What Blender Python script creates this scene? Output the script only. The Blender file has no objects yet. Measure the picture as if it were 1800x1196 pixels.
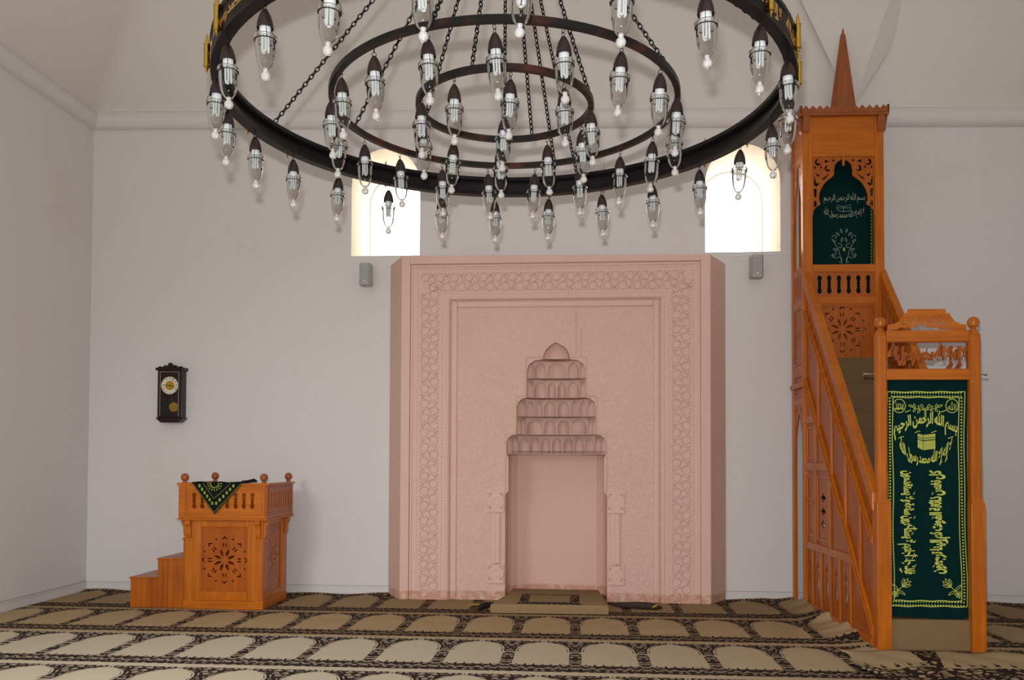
import bpy, math, random, unicodedata
from mathutils import Matrix, Vector
random.seed(7)
PI = math.pi
S = bpy.context.scene
COL = S.collection
sin, cos, R = math.sin, math.cos, math.radians

# ------------------------------------------------------------------ camera, world, lights, exposure
cam_d = bpy.data.cameras.new('camera')
cam = bpy.data.objects.new('camera', cam_d); COL.objects.link(cam)
TH = math.atan(112 / 1500); PIT = R(1.5); ROLL = 0.004
fwd = Vector((-sin(TH) * cos(PIT), cos(TH) * cos(PIT), sin(PIT)))
right0 = Vector((cos(TH), sin(TH), 0)); up0 = right0.cross(fwd)
rgt = cos(ROLL) * right0 + sin(ROLL) * up0
upv = -sin(ROLL) * right0 + cos(ROLL) * up0
m3 = Matrix((rgt, upv, -fwd)).transposed()
cam.matrix_world = Matrix.Translation((0, -10, 1.58)) @ m3.to_4x4()
cam_d.sensor_width = 36; cam_d.lens = 30; cam_d.shift_y = 174.27 / 1800
cam_d.clip_start = .05
S.camera = cam

wld = bpy.data.worlds.new('world'); S.world = wld; wld.use_nodes = True
bg = wld.node_tree.nodes['Background']
bg.inputs[0].default_value = (1.0, .962, .925, 1); bg.inputs[1].default_value = .68

def area(name, loc, target, sx, sy, watts, colour, spread=PI):
    l = bpy.data.lights.new(name, 'AREA'); l.shape = 'RECTANGLE'; l.size = sx; l.size_y = sy
    l.energy = watts; l.color = colour; l.spread = spread
    o = bpy.data.objects.new(name, l); COL.objects.link(o); o.location = loc
    o.rotation_euler = (Vector(target) - Vector(loc)).to_track_quat('-Z', 'Y').to_euler()
    return o
# the camera's own flash, a hand's width above the lens
area('camera_flash', (-.04, -10.02, 1.765), (-.4, 0, 2.6), .07, .04, 300, (1, .975, .96))
# added lamp for daylight from behind left, brightening the near floor
area('near_floor_fill', (-4.2, -8.6, 3.4), (-3.4, -5.0, 0), 1.4, 1.4, 70, (.97, .98, 1), R(95))

S.view_settings.view_transform = 'Standard'; S.view_settings.look = 'None'
S.view_settings.gamma = 1; S.view_settings.use_curve_mapping = False
S.view_settings.exposure = -.13

# ------------------------------------------------------------------ node helpers
class V:
    """a float socket with arithmetic"""
    def __init__(s, nt, sock): s.nt = nt; s.k = sock
    def op(s, kind, *o):
        n = s.nt.nodes.new('ShaderNodeMath'); n.operation = kind
        for i, a in enumerate((s,) + o):
            if isinstance(a, V): s.nt.links.new(a.k, n.inputs[i])
            else: n.inputs[i].default_value = a
        return V(s.nt, n.outputs[0])
    def __add__(s, o): return s.op('ADD', o)
    def __sub__(s, o): return s.op('SUBTRACT', o)
    def __mul__(s, o): return s.op('MULTIPLY', o)
    def __truediv__(s, o): return s.op('DIVIDE', o)
    def gt(s, o): return s.op('GREATER_THAN', o)
    def lt(s, o): return s.op('LESS_THAN', o)
    def fr(s): return s.op('FRACT')
    def ab(s): return s.op('ABSOLUTE')
    def mx(s, o): return s.op('MAXIMUM', o)
    def mn(s, o): return s.op('MINIMUM', o)
    def inv(s): return s.op('MULTIPLY_ADD', -1.0, 1.0)

def new_mat(name):
    m = bpy.data.materials.new(name); m.use_nodes = True
    return m, m.node_tree, m.node_tree.nodes['Principled BSDF']
def sock(nt, coord):
    if coord == 'world':
        return nt.nodes.new('ShaderNodeNewGeometry').outputs['Position']
    return nt.nodes.new('ShaderNodeTexCoord').outputs[coord]
def xyz(nt, coord='world'):
    n = nt.nodes.new('ShaderNodeSeparateXYZ'); nt.links.new(sock(nt, coord), n.inputs[0])
    return [V(nt, n.outputs[i]) for i in range(3)]
def comb(nt, *a):
    n = nt.nodes.new('ShaderNodeCombineXYZ')
    for i, s in enumerate(a):
        if isinstance(s, V): nt.links.new(s.k, n.inputs[i])
        else: n.inputs[i].default_value = s
    return n.outputs[0]
def noise(nt, vec, scale, detail=3, rough=.5):
    n = nt.nodes.new('ShaderNodeTexNoise'); nt.links.new(vec, n.inputs['Vector'])
    n.inputs['Scale'].default_value = scale; n.inputs['Detail'].default_value = detail
    n.inputs['Roughness'].default_value = rough
    return V(nt, n.outputs['Fac'])
def voro(nt, vec, scale, feature='DISTANCE_TO_EDGE', rnd=1):
    n = nt.nodes.new('ShaderNodeTexVoronoi'); n.feature = feature
    nt.links.new(vec, n.inputs['Vector']); n.inputs['Scale'].default_value = scale
    n.inputs['Randomness'].default_value = rnd
    return V(nt, n.outputs['Distance'])
def ramp(nt, v, a, b):
    n = nt.nodes.new('ShaderNodeMapRange'); nt.links.new(v.k, n.inputs[0])
    n.inputs[1].default_value = a; n.inputs[2].default_value = b
    return V(nt, n.outputs[0])
def mix(nt, f, a, b):
    n = nt.nodes.new('ShaderNodeMix'); n.data_type = 'RGBA'
    if isinstance(f, V): nt.links.new(f.k, n.inputs[0])
    else: n.inputs[0].default_value = f
    for i, c in ((6, a), (7, b)):
        if isinstance(c, tuple): n.inputs[i].default_value = (*c, 1)
        else: nt.links.new(c, n.inputs[i])
    return n.outputs[2]
def bump(nt, bs, v, strength, dist):
    n = nt.nodes.new('ShaderNodeBump'); n.inputs['Strength'].default_value = strength
    n.inputs['Distance'].default_value = dist; nt.links.new(v.k, n.inputs['Height'])
    nt.links.new(n.outputs[0], bs.inputs['Normal'])
def plain(name, c, rough=.5, metal=0, spec=.5, emit=0):
    m, nt, b = new_mat(name)
    b.inputs['Base Color'].default_value = (*c, 1); b.inputs['Roughness'].default_value = rough
    b.inputs['Metallic'].default_value = metal; b.inputs['Specular IOR Level'].default_value = spec
    if emit:
        b.inputs['Emission Color'].default_value = (*c, 1); b.inputs['Emission Strength'].default_value = emit
    return m
def stretch(nt, coord, sx, sy, sz):
    x, y, z = xyz(nt, coord)
    return comb(nt, x * sx, y * sy, z * sz)

# ------------------------------------------------------------------ materials
def plaster(name, c, stain, amount):
    m, nt, b = new_mat(name)
    p = sock(nt, 'world')
    n1 = noise(nt, p, .55, 5, .6); n2 = noise(nt, p, 7, 4, .6)
    f = ramp(nt, n1, .56, .80) * ramp(nt, n2, .35, .7) * amount
    col = mix(nt, f, c, stain)
    sc = ramp(nt, voro(nt, stretch(nt, 'world', 3, 3, 2.2), .8), .006, 0) * ramp(nt, noise(nt, p, 1.1, 2), .6, .7) * .16
    col = mix(nt, sc, col, (.30, .24, .19))
    nt.links.new(col, b.inputs['Base Color'])
    b.inputs['Roughness'].default_value = .75; b.inputs['Specular IOR Level'].default_value = .3
    bump(nt, b, noise(nt, p, 9, 6, .6), .25, .02)
    return m
WALL = plaster('white_plaster', (.655, .628, .622), (.60, .50, .37), .75)
VAULT = plaster('vault_plaster', (.66, .62, .575), (.60, .52, .42), .4)
REVEAL = plaster('reveal_plaster', (.80, .72, .60), (.7, .6, .45), .4)

def pink(name, tex, line=False):
    m, nt, b = new_mat(name)
    p = sock(nt, 'world'); x, y, z = xyz(nt)
    n1 = noise(nt, p, 1.6, 4, .6)
    base = mix(nt, ramp(nt, n1, .3, .75), (.69, .475, .385), (.67, .445, .375))
    # ochre damp stains that ran down through the carved tiers
    st = ramp(nt, noise(nt, stretch(nt, 'world', 5, 5, 2), 1.0, 3), .5, .68)
    st = st * ramp(nt, (x - .02).ab(), .38, .15) * ramp(nt, (z - 2.12).ab(), .42, .2) * .55
    base = mix(nt, st, base, (.45, .30, .15))
    # worn terracotta paint low on the plinth
    lo = ramp(nt, z + noise(nt, p, 9, 3) * .05, .135, .115) * ramp(nt, noise(nt, p, 14, 3), .3, .55) * .75
    base = mix(nt, lo, base, (.50, .235, .15))
    if line: base = mix(nt, .36, base, (.36, .20, .17))
    nt.links.new(base, b.inputs['Base Color'])
    b.inputs['Roughness'].default_value = .65; b.inputs['Specular IOR Level'].default_value = .35
    if tex == 'vermicular':
        h = ramp(nt, voro(nt, p, 58, 'F1'), .15, .6)
        bump(nt, b, h, .5, .009)
    elif tex == 'brushed':
        bump(nt, b, noise(nt, p, 30, 4, .6), .35, .012)
    else:
        bump(nt, b, noise(nt, p, 20, 3), .2, .008)
    return m
PINK = pink('pink_paint', 'brushed'); PINKV = pink('pink_carved', 'vermicular'); PINKS = pink('pink_smooth', 'smooth')
PINKL = pink('pink_groove', 'smooth', True)

def wood(name, a, b_, ax, rough=.33, scale=1.0):
    m, nt, b = new_mat(name)
    s = [26 * scale] * 3; s[ax] = 1.6 * scale
    v = stretch(nt, 'Object', *s)
    n = noise(nt, v, 1, 4, .6); n2 = noise(nt, sock(nt, 'Object'), 2.3, 2)
    f = ramp(nt, n * .75 + n2 * .4, .34, .8)
    nt.links.new(mix(nt, f, b_, a), b.inputs['Base Color'])
    b.inputs['Roughness'].default_value = rough; b.inputs['Coat Weight'].default_value = .05; b.inputs['Specular IOR Level'].default_value = .32
    b.inputs['Coat Roughness'].default_value = .2
    bump(nt, b, n, .12, .004)
    return m
OA, OB = (.56, .155, .006), (.34, .078, .003)
WV = wood('orange_wood_upright', OA, OB, 2); WH = wood('orange_wood_rail', OA, OB, 0); WD = wood('orange_wood_along', OA, OB, 1)
WP = wood('carved_wood_panel', (.45, .108, .006), (.27, .056, .003), 2)
WR = wood('red_roof_wood', (.36, .10, .025), (.24, .06, .016), 2)
WS = wood('knotty_step_wood', (.48, .125, .006), (.22, .045, .003), 2, .35, .6)

def carpet_nodes(nt, u, v, b, dark, beige):
    """one prayer-niche cell: u across (0..1, column at the ends), v from near to far"""
    a = (u - .5).ab()
    fc = nt.nodes.new('ShaderNodeFloatCurve'); nt.links.new(v.k, fc.inputs['Value'])
    cu = fc.mapping.curves[0]
    pts = [(0, 0), (.24, 0), (.245, .41), (.60, .41), (.615, .372), (.70, .368), (.77, .35), (.83, .30), (.88, .205), (.92, .08), (.935, .02), (.945, 0), (1, 0)]
    cu.points[0].location = pts[0]; cu.points[1].location = pts[-1]
    for q in pts[1:-1]: cu.points.new(*q)
    for q in cu.points: q.handle_type = 'VECTOR'
    fc.mapping.update()
    w = V(nt, fc.outputs[0])
    tuft = (u * (2 * PI * 8)).op('SINE').mx(0.0).op('POWER', 3.0) * .045 + .24
    sd = w - a
    field = sd.gt(0.0) * v.gt(tuft)
    arch = v.gt(.605)
    line = sd.lt(-.014) * sd.gt(-.040) * arch
    bar = (v - .612).ab().lt(.012) * sd.lt(0.0)
    hem = v.lt(.065).mx(v.gt(.982))
    vine = voro(nt, comb(nt, a * 9.0, v * 17.0, 0.0), 1.0)
    vine2 = voro(nt, comb(nt, a * 10.0, v * 26.0, 3.0), 1.0)
    band = v.lt(.25)
    ribbon = ((a * 40.0).op('SINE') * .02 + (v - .16)).ab().lt(.012)
    lf = vine.gt(.17) * band.inv() + (vine2.gt(.22)).mx(ribbon) * band
    light = field.mx(line).mx(bar).mx(hem).mx(lf * .62).mn(1.0)
    return mix(nt, light, dark, beige)
BEIGE, DARK = (.42, .305, .175), (.030, .018, .014)
def carpet_mat():
    m, nt, b = new_mat('niche_carpet')
    x, y, z = xyz(nt)
    u = (x / .545 + 40.0).fr(); v = ((y + 3.62 + 24.0) / 1.2).fr()
    p = sock(nt, 'world')
    bg_ = mix(nt, ramp(nt, noise(nt, p, 5, 4), .3, .7), BEIGE, (.37, .26, .14))
    # each row is a strip of its own, darker at the far end; near rows pale leftward by painted light
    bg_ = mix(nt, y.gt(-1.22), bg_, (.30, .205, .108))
    bg_ = mix(nt, y.lt(-2.42) * ramp(nt, x, 3.2, -1.2), bg_, (.52, .445, .325))  # paling to the left is the floor's light gradient painted into the colour
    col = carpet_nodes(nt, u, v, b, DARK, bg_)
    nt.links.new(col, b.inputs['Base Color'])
    b.inputs['Roughness'].default_value = .95; b.inputs['Specular IOR Level'].default_value = .1
    bump(nt, b, noise(nt, p, 160, 2), .4, .006)
    return m
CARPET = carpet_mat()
def platform_mat():
    m, nt, b = new_mat('platform_carpet')
    x, y, z = xyz(nt, 'Object')
    u = x / .66 + .5; v = (y + .50) / .72
    inside = u.gt(.02) * u.lt(.98) * v.gt(.04) * v.lt(.93)
    PB = (.27, .18, .092)
    a = (u - .5).ab()
    border = (a.gt(.33)).mx(v.gt(.86)).mx(v.lt(.22)) * inside
    vine = voro(nt, comb(nt, a * 15.0, v * 20.0, 0.0), 1.0).lt(.2)
    col = mix(nt, border * vine, PB, DARK)
    hook = ((x + .49).ab().lt(.022)) * ((y - .14).ab().lt(.05)) * voro(nt, comb(nt, x * 40.0, y * 22.0, 0.0), 1.0).lt(.2)
    col = mix(nt, hook, col, DARK)
    nt.links.new(col, b.inputs['Base Color'])
    b.inputs['Roughness'].default_value = .95; b.inputs['Specular IOR Level'].default_value = .1
    bump(nt, b, noise(nt, sock(nt, 'Object'), 160, 2), .4, .006)
    return m
PLATC = platform_mat()
def runner_mat():
    m, nt, b = new_mat('runner_carpet')
    x, y, z = xyz(nt, 'Object')
    t = y * -1.0                                   # distance from the gate
    p = sock(nt, 'Object')
    big = voro(nt, comb(nt, x * 15.0, y * 15.0, 0.0), 1.0)
    blob = noise(nt, p, 14, 2)
    wave = (x * 11.0).op('SINE') * .045
    band = (t + wave).gt(.60) * (t + wave).lt(1.02)
    tul = ((x / .11).fr() - .5).ab()
    dots = ((t + wave) - .53).ab().lt(.03) * tul.lt(.16) + ((t + wave) - .475).ab().lt(.012) * tul.lt(.07)
    col_ = ((x + .15 + t * .30).fr() - .5).ab().lt(.10) * t.lt(.62) * x.gt(.2) * voro(nt, comb(nt, x * 16.0, y * 12.0, 0.0), 1.0).lt(.2)
    dk = (band * (big.lt(.16)).mx(blob.gt(.60))).mx(dots).mx(col_).mn(1.0)
    col = mix(nt, dk, BEIGE, DARK)
    nt.links.new(col, b.inputs['Base Color'])
    b.inputs['Roughness'].default_value = .95; b.inputs['Specular IOR Level'].default_value = .1
    bump(nt, b, noise(nt, p, 160, 2), .4, .006)
    return m
RUNC = runner_mat()
def fabric(name, c, c2=None):
    m, nt, b = new_mat(name)
    p = sock(nt, 'Object')
    col = mix(nt, noise(nt, p, 60, 3), c, c2 or tuple(k * .8 for k in c))
    nt.links.new(col, b.inputs['Base Color']); b.inputs['Roughness'].default_value = .9
    b.inputs['Specular IOR Level'].default_value = .06
    bump(nt, b, noise(nt, p, 220, 2), .3, .003)
    return m
BROWNC = fabric('stair_carpet', (.175, .112, .055)); BOXC = fabric('box_carpet', (.25, .16, .08))
GREEN = fabric('green_velvet', (.002, .023, .021)); GREEN2 = fabric('green_cloth', (.006, .045, .026))
YEL = plain('yellow_stitch', (.50, .55, .09), .6); SILV = plain('pale_stitch', (.40, .45, .36), .6)
BLACKC = fabric('black_cloth', (.010, .012, .010)); OLIVE = plain('olive_stitch', (.25, .30, .035), .7); OLIVED = plain('dull_green_stitch', (.055, .10, .02), .7)
BLK = plain('black_iron', (.005, .0045, .005), .4, 0, .2)
def iron():
    m, nt, b = new_mat('rusty_iron')
    f = ramp(nt, noise(nt, sock(nt, 'Object'), 5, 4), .5, .7)
    nt.links.new(mix(nt, f, (.007, .006, .006), (.055, .013, .008)), b.inputs['Base Color'])
    b.inputs['Roughness'].default_value = .38; b.inputs['Specular IOR Level'].default_value = .25
    return m
IRON = iron()
def capmat():
    m, nt, b = new_mat('brown_cap')
    f = noise(nt, stretch(nt, 'Object', 90, 90, 5), 1, 3)
    nt.links.new(mix(nt, f, (.007, .005, .005), (.024, .009, .007)), b.inputs['Base Color'])
    b.inputs['Roughness'].default_value = .42
    return m
CAP = capmat()
BRASS = plain('brass', (.62, .40, .06), .22, 1); GOLD = plain('gold_paint', (.60, .33, .10), .35, .6)
BULB = plain('white_bulb', (.50, .53, .54), .3); WHITE = plain('white_plastic', (.75, .75, .74), .4)
GREY = plain('grey_plastic', (.37, .375, .365), .5); CHROME = plain('chrome', (.8, .8, .8), .15, 1)
DWOOD = wood('dark_clock_wood', (.022, .010, .009), (.010, .005, .005), 2, .25)
DIAL = plain('clock_dial', (.72, .70, .60), .3); INK = plain('black_ink', (.01, .01, .01), .5)
DBRASS = plain('dull_brass', (.55, .36, .03), .3, .8); PALEW = plain('pale_inlay', (.33, .24, .22), .3)
TILE = plain('white_skirting', (.64, .62, .61), .35)
def glass(name, tint, f0):
    m = bpy.data.materials.new(name); m.use_nodes = True; nt = m.node_tree
    for n in list(nt.nodes): nt.nodes.remove(n)
    out = nt.nodes.new('ShaderNodeOutputMaterial'); mx = nt.nodes.new('ShaderNodeMixShader')
    t = nt.nodes.new('ShaderNodeBsdfTransparent'); g = nt.nodes.new('ShaderNodeBsdfGlossy')
    lw = nt.nodes.new('ShaderNodeFresnel'); lw.inputs[0].default_value = f0
    t.inputs[0].default_value = (*tint, 1); g.inputs['Roughness'].default_value = .04
    nt.links.new(lw.outputs[0], mx.inputs[0]); nt.links.new(t.outputs[0], mx.inputs[1]); nt.links.new(g.outputs[0], mx.inputs[2])
    nt.links.new(mx.outputs[0], out.inputs[0])
    return m
GLASS = glass('clear_glass', (.90, .90, .89), 1.33); PANE = glass('thin_pane', (.9, .9, .9), 1.3)
def ballglass():
    m, nt, b = new_mat('solid_glass')
    b.inputs['Base Color'].default_value = (.96, .97, .98, 1); b.inputs['Roughness'].default_value = .03
    b.inputs['Transmission Weight'].default_value = .75; b.inputs['IOR'].default_value = 1.5
    return m
BALLG = ballglass()
DAYPANE = plain('daylit_pane', (1, .985, .95), .5, emit=4)

# ------------------------------------------------------------------ mesh helpers
class MB:
    def __init__(s): s.v = []; s.f = []
    def add(s, vs, fs, fn=None):
        o = len(s.v)
        s.v += [tuple(fn(*p)) if fn else tuple(p) for p in vs]
        s.f += [tuple(i + o for i in f) for f in fs]
        return s
    def box(s, x0, x1, y0, y1, z0, z1, fn=None):
        return s.add([(x0, y0, z0), (x1, y0, z0), (x1, y1, z0), (x0, y1, z0), (x0, y0, z1), (x1, y0, z1), (x1, y1, z1), (x0, y1, z1)],
                     [(3, 2, 1, 0), (4, 5, 6, 7), (0, 1, 5, 4), (1, 2, 6, 5), (2, 3, 7, 6), (3, 0, 4, 7)], fn)
    def prism(s, poly, a, b, fn):
        """2-D outline swept from depth a to b; fn(u, v, depth) gives the point"""
        n = len(poly)
        vs = [fn(u, w, a) for u, w in poly] + [fn(u, w, b) for u, w in poly]
        fs = [tuple(range(n - 1, -1, -1)), tuple(range(n, 2 * n))] + [(i, (i + 1) % n, n + (i + 1) % n, n + i) for i in range(n)]
        return s.add(vs, fs)
    def lathe(s, prof, n=16, c=(0, 0, 0), closed=False):
        vs = []; fs = []
        for r, z in prof:
            for k in range(n):
                a = 2 * PI * k / n; vs.append((c[0] + r * cos(a), c[1] + r * sin(a), c[2] + z))
        m = len(prof)
        for i in range(m - 1 + (1 if closed else 0)):
            for k in range(n):
                k2 = (k + 1) % n; j = (i + 1) % m
                fs.append((i * n + k, i * n + k2, j * n + k2, j * n + k))
        return s.add(vs, fs)
    def tube(s, pts, r, n=8, closed=False):
        pts = [Vector(p) for p in pts]; m = len(pts); vs = []; fs = []
        t0 = (pts[1] - pts[0]).normalized()
        u = t0.orthogonal().normalized()
        for i, p in enumerate(pts):
            if closed: t = (pts[(i + 1) % m] - pts[i - 1]).normalized()
            else: t = (pts[min(i + 1, m - 1)] - pts[max(i - 1, 0)]).normalized()
            u = (u - t * u.dot(t)).normalized(); w = t.cross(u)
            rr = r[i] if isinstance(r, (list, tuple)) else r
            for k in range(n):
                a = 2 * PI * k / n; vs.append(p + rr * (u * cos(a) + w * sin(a)))
        for i in range(m if closed else m - 1):
            j = (i + 1) % m
            for k in range(n): fs.append((i * n + k, i * n + (k + 1) % n, j * n + (k + 1) % n, j * n + k))
        if not closed: fs += [tuple(range(n - 1, -1, -1)), tuple((m - 1) * n + k for k in range(n))]
        return s.add(vs, fs)
    def ball(s, c, r, n=14, sz=1):
        prof = [(max(r * sin(PI * i / (n // 2 + 1)), 1e-4), -r * sz * cos(PI * i / (n // 2 + 1))) for i in range(n // 2 + 2)]
        return s.lathe(prof, n, c)
    def strip(s, pts, w, fn, h=0.0, d=.004, closed=False):
        """a flat ribbon of width w along a 2-D path, raised from depth h to h-d"""
        P = [Vector(p) for p in pts]; m = len(P); L = []; Rr = []
        for i in range(m):
            a = P[i - 1] if (i or closed) else P[i]; b = P[(i + 1) % m] if (i < m - 1 or closed) else P[i]
            t = (b - a).normalized(); nn = Vector((-t.y, t.x)) * w / 2
            L.append(P[i] + nn); Rr.append(P[i] - nn)
        vs = [fn(p.x, p.y, h - d) for p in L] + [fn(p.x, p.y, h - d) for p in Rr] + [fn(p.x, p.y, h) for p in L] + [fn(p.x, p.y, h) for p in Rr]
        fs = []
        for i in range(m if closed else m - 1):
            j = (i + 1) % m
            fs += [(i, j, m + j, m + i), (2 * m + i, 2 * m + j, j, i), (m + i, m + j, 3 * m + j, 3 * m + i)]
        return s.add(vs, fs)
    def build(s, name, mat, parent=None, smooth=False, bevel=0):
        me = bpy.data.meshes.new(name); me.from_pydata(s.v, [], s.f); me.materials.append(mat)
        o = bpy.data.objects.new(name, me); COL.objects.link(o)
        if smooth:
            for p in me.polygons: p.use_smooth = True
            me.set_sharp_from_angle(angle=R(38))
        if bevel:
            b = o.modifiers.new('bevel', 'BEVEL'); b.width = bevel; b.segments = 2; b.limit_method = 'ANGLE'; b.angle_limit = R(40)
        if parent: o.parent = parent
        return o

def curve_geo(polys, th, offset=0.0):
    """outline(s) with holes, even-odd filled; returns verts and faces, depth -th..0"""
    c = bpy.data.curves.new('tmp', 'CURVE'); c.dimensions = '2D'; c.fill_mode = 'BOTH'; c.extrude = th / 2
    for p in polys:
        sp = c.splines.new('POLY'); sp.points.add(len(p) - 1); sp.use_cyclic_u = True
        for i, q in enumerate(p): sp.points[i].co = (q[0], q[1], 0, 1)
    return eval_geo(c, th)
def eval_geo(c, th):
    o = bpy.data.objects.new('tmp', c); COL.objects.link(o)
    dg = bpy.context.evaluated_depsgraph_get()
    me = bpy.data.meshes.new_from_object(o.evaluated_get(dg))
    vs = [(v.co.x, v.co.y, v.co.z - th / 2) for v in me.vertices]; fs = [tuple(p.vertices) for p in me.polygons]
    bpy.data.objects.remove(o); bpy.data.meshes.remove(me)
    return vs, fs
def fret(outer, holes, th, fn):
    """pierced board: fn(u, v, depth) with depth 0 (front) .. th (back)"""
    vs, fs = curve_geo([outer] + holes, th)
    return [fn(x, y, -z) for x, y, z in vs], fs

def shape_ar(s):
    """join Arabic letters (presentation forms) and put them in visual order"""
    U = unicodedata
    def form(ch, k):
        try: return U.lookup(U.name(ch) + ' ' + k + ' FORM')
        except KeyError: return None
    words = []
    for wd in s.split(' '):
        if wd == 'الله': words.append('\ufdf2'); continue
        out = []; i = 0; prev = False
        while i < len(wd):
            ch = wd[i]; nxt = wd[i + 1] if i + 1 < len(wd) else None
            if ch == 'ل' and nxt in ('ا', 'إ', 'أ'):
                nm = {'ا': 'ALEF', 'إ': 'ALEF WITH HAMZA BELOW', 'أ': 'ALEF WITH HAMZA ABOVE'}[nxt]
                out.append(U.lookup('ARABIC LIGATURE LAM WITH %s %s FORM' % (nm, 'FINAL' if prev else 'ISOLATED')))
                prev = False; i += 2; continue
            dual = form(ch, 'INITIAL') is not None
            joins_next = dual and nxt is not None and form(nxt, 'FINAL') is not None
            k = 'MEDIAL' if prev and joins_next else 'FINAL' if prev else 'INITIAL' if joins_next else 'ISOLATED'
            out.append(form(ch, k) or ch); prev = joins_next; i += 1
        words.append(''.join(out))
    return ' '.join(words)[::-1]
_tc = {}
def text_geo(s, th=.001, arabic=True, bold=.0):
    """text mesh normalised to the unit box"""
    key = (s, th, bold)
    if key not in _tc:
        c = bpy.data.curves.new('tmp', 'FONT'); c.body = shape_ar(s) if arabic else s
        c.resolution_u = 2; c.offset = bold; c.space_word = .55 if arabic else 1
        c.extrude = th / 2
        vs, fs = eval_geo(c, th)
        x0 = min(v[0] for v in vs); x1 = max(v[0] for v in vs); y0 = min(v[1] for v in vs); y1 = max(v[1] for v in vs)
        _tc[key] = ([((v[0] - x0) / (x1 - x0), (v[1] - y0) / (y1 - y0), -v[2]) for v in vs], fs)
    return _tc[key]
def text_into(mb, s, x0, y0, w, h, fn, th=.001, warp=None, bold=.012, arabic=True):
    vs, fs = text_geo(s, th, arabic, bold)
    out = []
    for u, v, d in vs:
        x, y = x0 + u * w, y0 + v * h
        if warp: x, y = warp(u, v)
        out.append(fn(x, y, d))
    mb.add(out, fs)

def tag(o, label=None, cat=None, group=None, kind=None):
    if label: o['label'] = label
    if cat: o['category'] = cat
    if group: o['group'] = group
    if kind: o['kind'] = kind
    return o
def thing(name, label, cat, loc=(0, 0, 0), rz=0, group=None):
    o = bpy.data.objects.new(name, None); o.empty_display_size = .1; COL.objects.link(o)
    o.location = loc; o.rotation_euler = (0, 0, rz)
    return tag(o, label, cat, group)
def struct(o, label, cat): return tag(o, label, cat, None, 'structure')
FRONT = lambda y: (lambda u, v, d: (u, y + d, v))          # board facing the camera
def rect(x0, x1, y0, y1): return [(x0, y0), (x1, y0), (x1, y1), (x0, y1)]

# ================================================================== the room
XL, XR = -5.93, 6.3
def ztop(x): return 5.755 - .0215 * (x + 5.93)             # the cornice line sags to the right
def arch_outline(x0, x1, z0, zs, zt, n=14):
    c = (x0 + x1) / 2; r = (x1 - x0) / 2
    return [(x0, z0), (x1, z0), (x1, zs)] + [(c + r * cos(PI * k / n), zs + (zt - zs) * sin(PI * k / n)) for k in range(1, n)] + [(x0, zs)]
WINS = [(-2.69, -1.86, 4.035, 4.90, 5.325), (1.50, 2.355, 4.02, 4.85, 5.285)]
holes = [arch_outline(*w) for w in WINS]
holes.append([(-.845, -.04), (.40, -.04), (.40, 1.95), (.29, 1.95), (.29, 2.38), (.17, 2.38), (.17, 2.93), (-.615, 2.93), (-.615, 2.38), (-.735, 2.38), (-.735, 1.95), (-.845, 1.95)])
mb = MB()
mb.add(*fret([(XL, -.06), (XR, -.06), (XR, ztop(XR)), (XL, ztop(XL))], holes, .06, FRONT(0)))
struct(mb.build('wall_back', WALL), 'white plastered wall behind the pink prayer niche', 'wall')
mb = MB(); mb.box(XL - .3, XL, -9.5, 0.06, -.06, 5.80)
struct(mb.build('wall_left', WALL), 'white plastered side wall at the left', 'wall')
mb = MB(); mb.box(XR, XR + .3, -9.5, 0.06, -.06, 5.80)
struct(mb.build('wall_right', WALL), 'white plastered side wall beyond the right edge', 'wall')
mb = MB(); mb.box(XL - .3, XR + .3, -11.5, .06, -.16, -.012)
struct(mb.build('floor', plain('floor_boards', (.25, .2, .15), .7)), 'floor under the carpet', 'floor')

# windows: deep plastered reveals with a daylit pane in a white frame
for k, wn in enumerate(WINS):
    x0, x1, z0, zs, zt = wn; DEP = .85
    o1 = arch_outline(*wn); o2 = arch_outline(x0 + .03, x1 - .03, z0 + .03, zs, zt - .06)
    mb = MB(); n = len(o1)
    mb.add([(x, .0, z) for x, z in o1] + [(x, DEP, z) for x, z in o2], [(i, (i + 1) % n, n + (i + 1) % n, n + i) for i in range(n)])
    wroot = struct(mb.build('window_%d' % (k + 1), REVEAL, smooth=True), ('arched window recess over the left' if k == 0 else 'arched window recess over the right') + ' end of the pink niche wall', 'window')
    mb = MB(); mb.add(*fret(o2, [[(x0 + .045, z0 + .045), (x1 - .045, z0 + .045)] + [(x, z) for x, z in arch_outline(x0 + .045, x1 - .045, z0 + .045, zs, zt - .075)[2:]]], .05, FRONT(DEP - .05)))
    mb.build('window_frame', WHITE, wroot)
    mb = MB(); mb.add(*fret(o2, [], .01, FRONT(DEP))); mb.build('window_pane', DAYPANE, wroot)

# cornices: half-round mouldings
def cornice(name, p, q, side, lab):
    prof = [(0, -.115), (.035, -.11), (.075, -.085), (.098, -.045), (.105, 0), (.095, .05), (.07, .09), (.06, .10), (.06, .118), (0, .118)]
    mb = MB(); vs = []; n = len(prof)
    for e in (p, q):
        for d, z in prof: vs.append((e[0] + side[0] * d, e[1] + side[1] * d, e[2] + z))
    mb.add(vs, [(i, i + 1, n + i + 1, n + i) for i in range(n - 1)])
    struct(mb.build(name, WALL, smooth=True), lab, 'cornice')
cornice('trim_1', (XL, 0, 5.755), (XR, 0, ztop(XR)), (0, -1), 'rounded plaster cornice along the back wall')
cornice('trim_2', (XL, -9.5, 5.70), (XL, 0, 5.755), (1, 0), 'rounded plaster cornice along the left wall')
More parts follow.
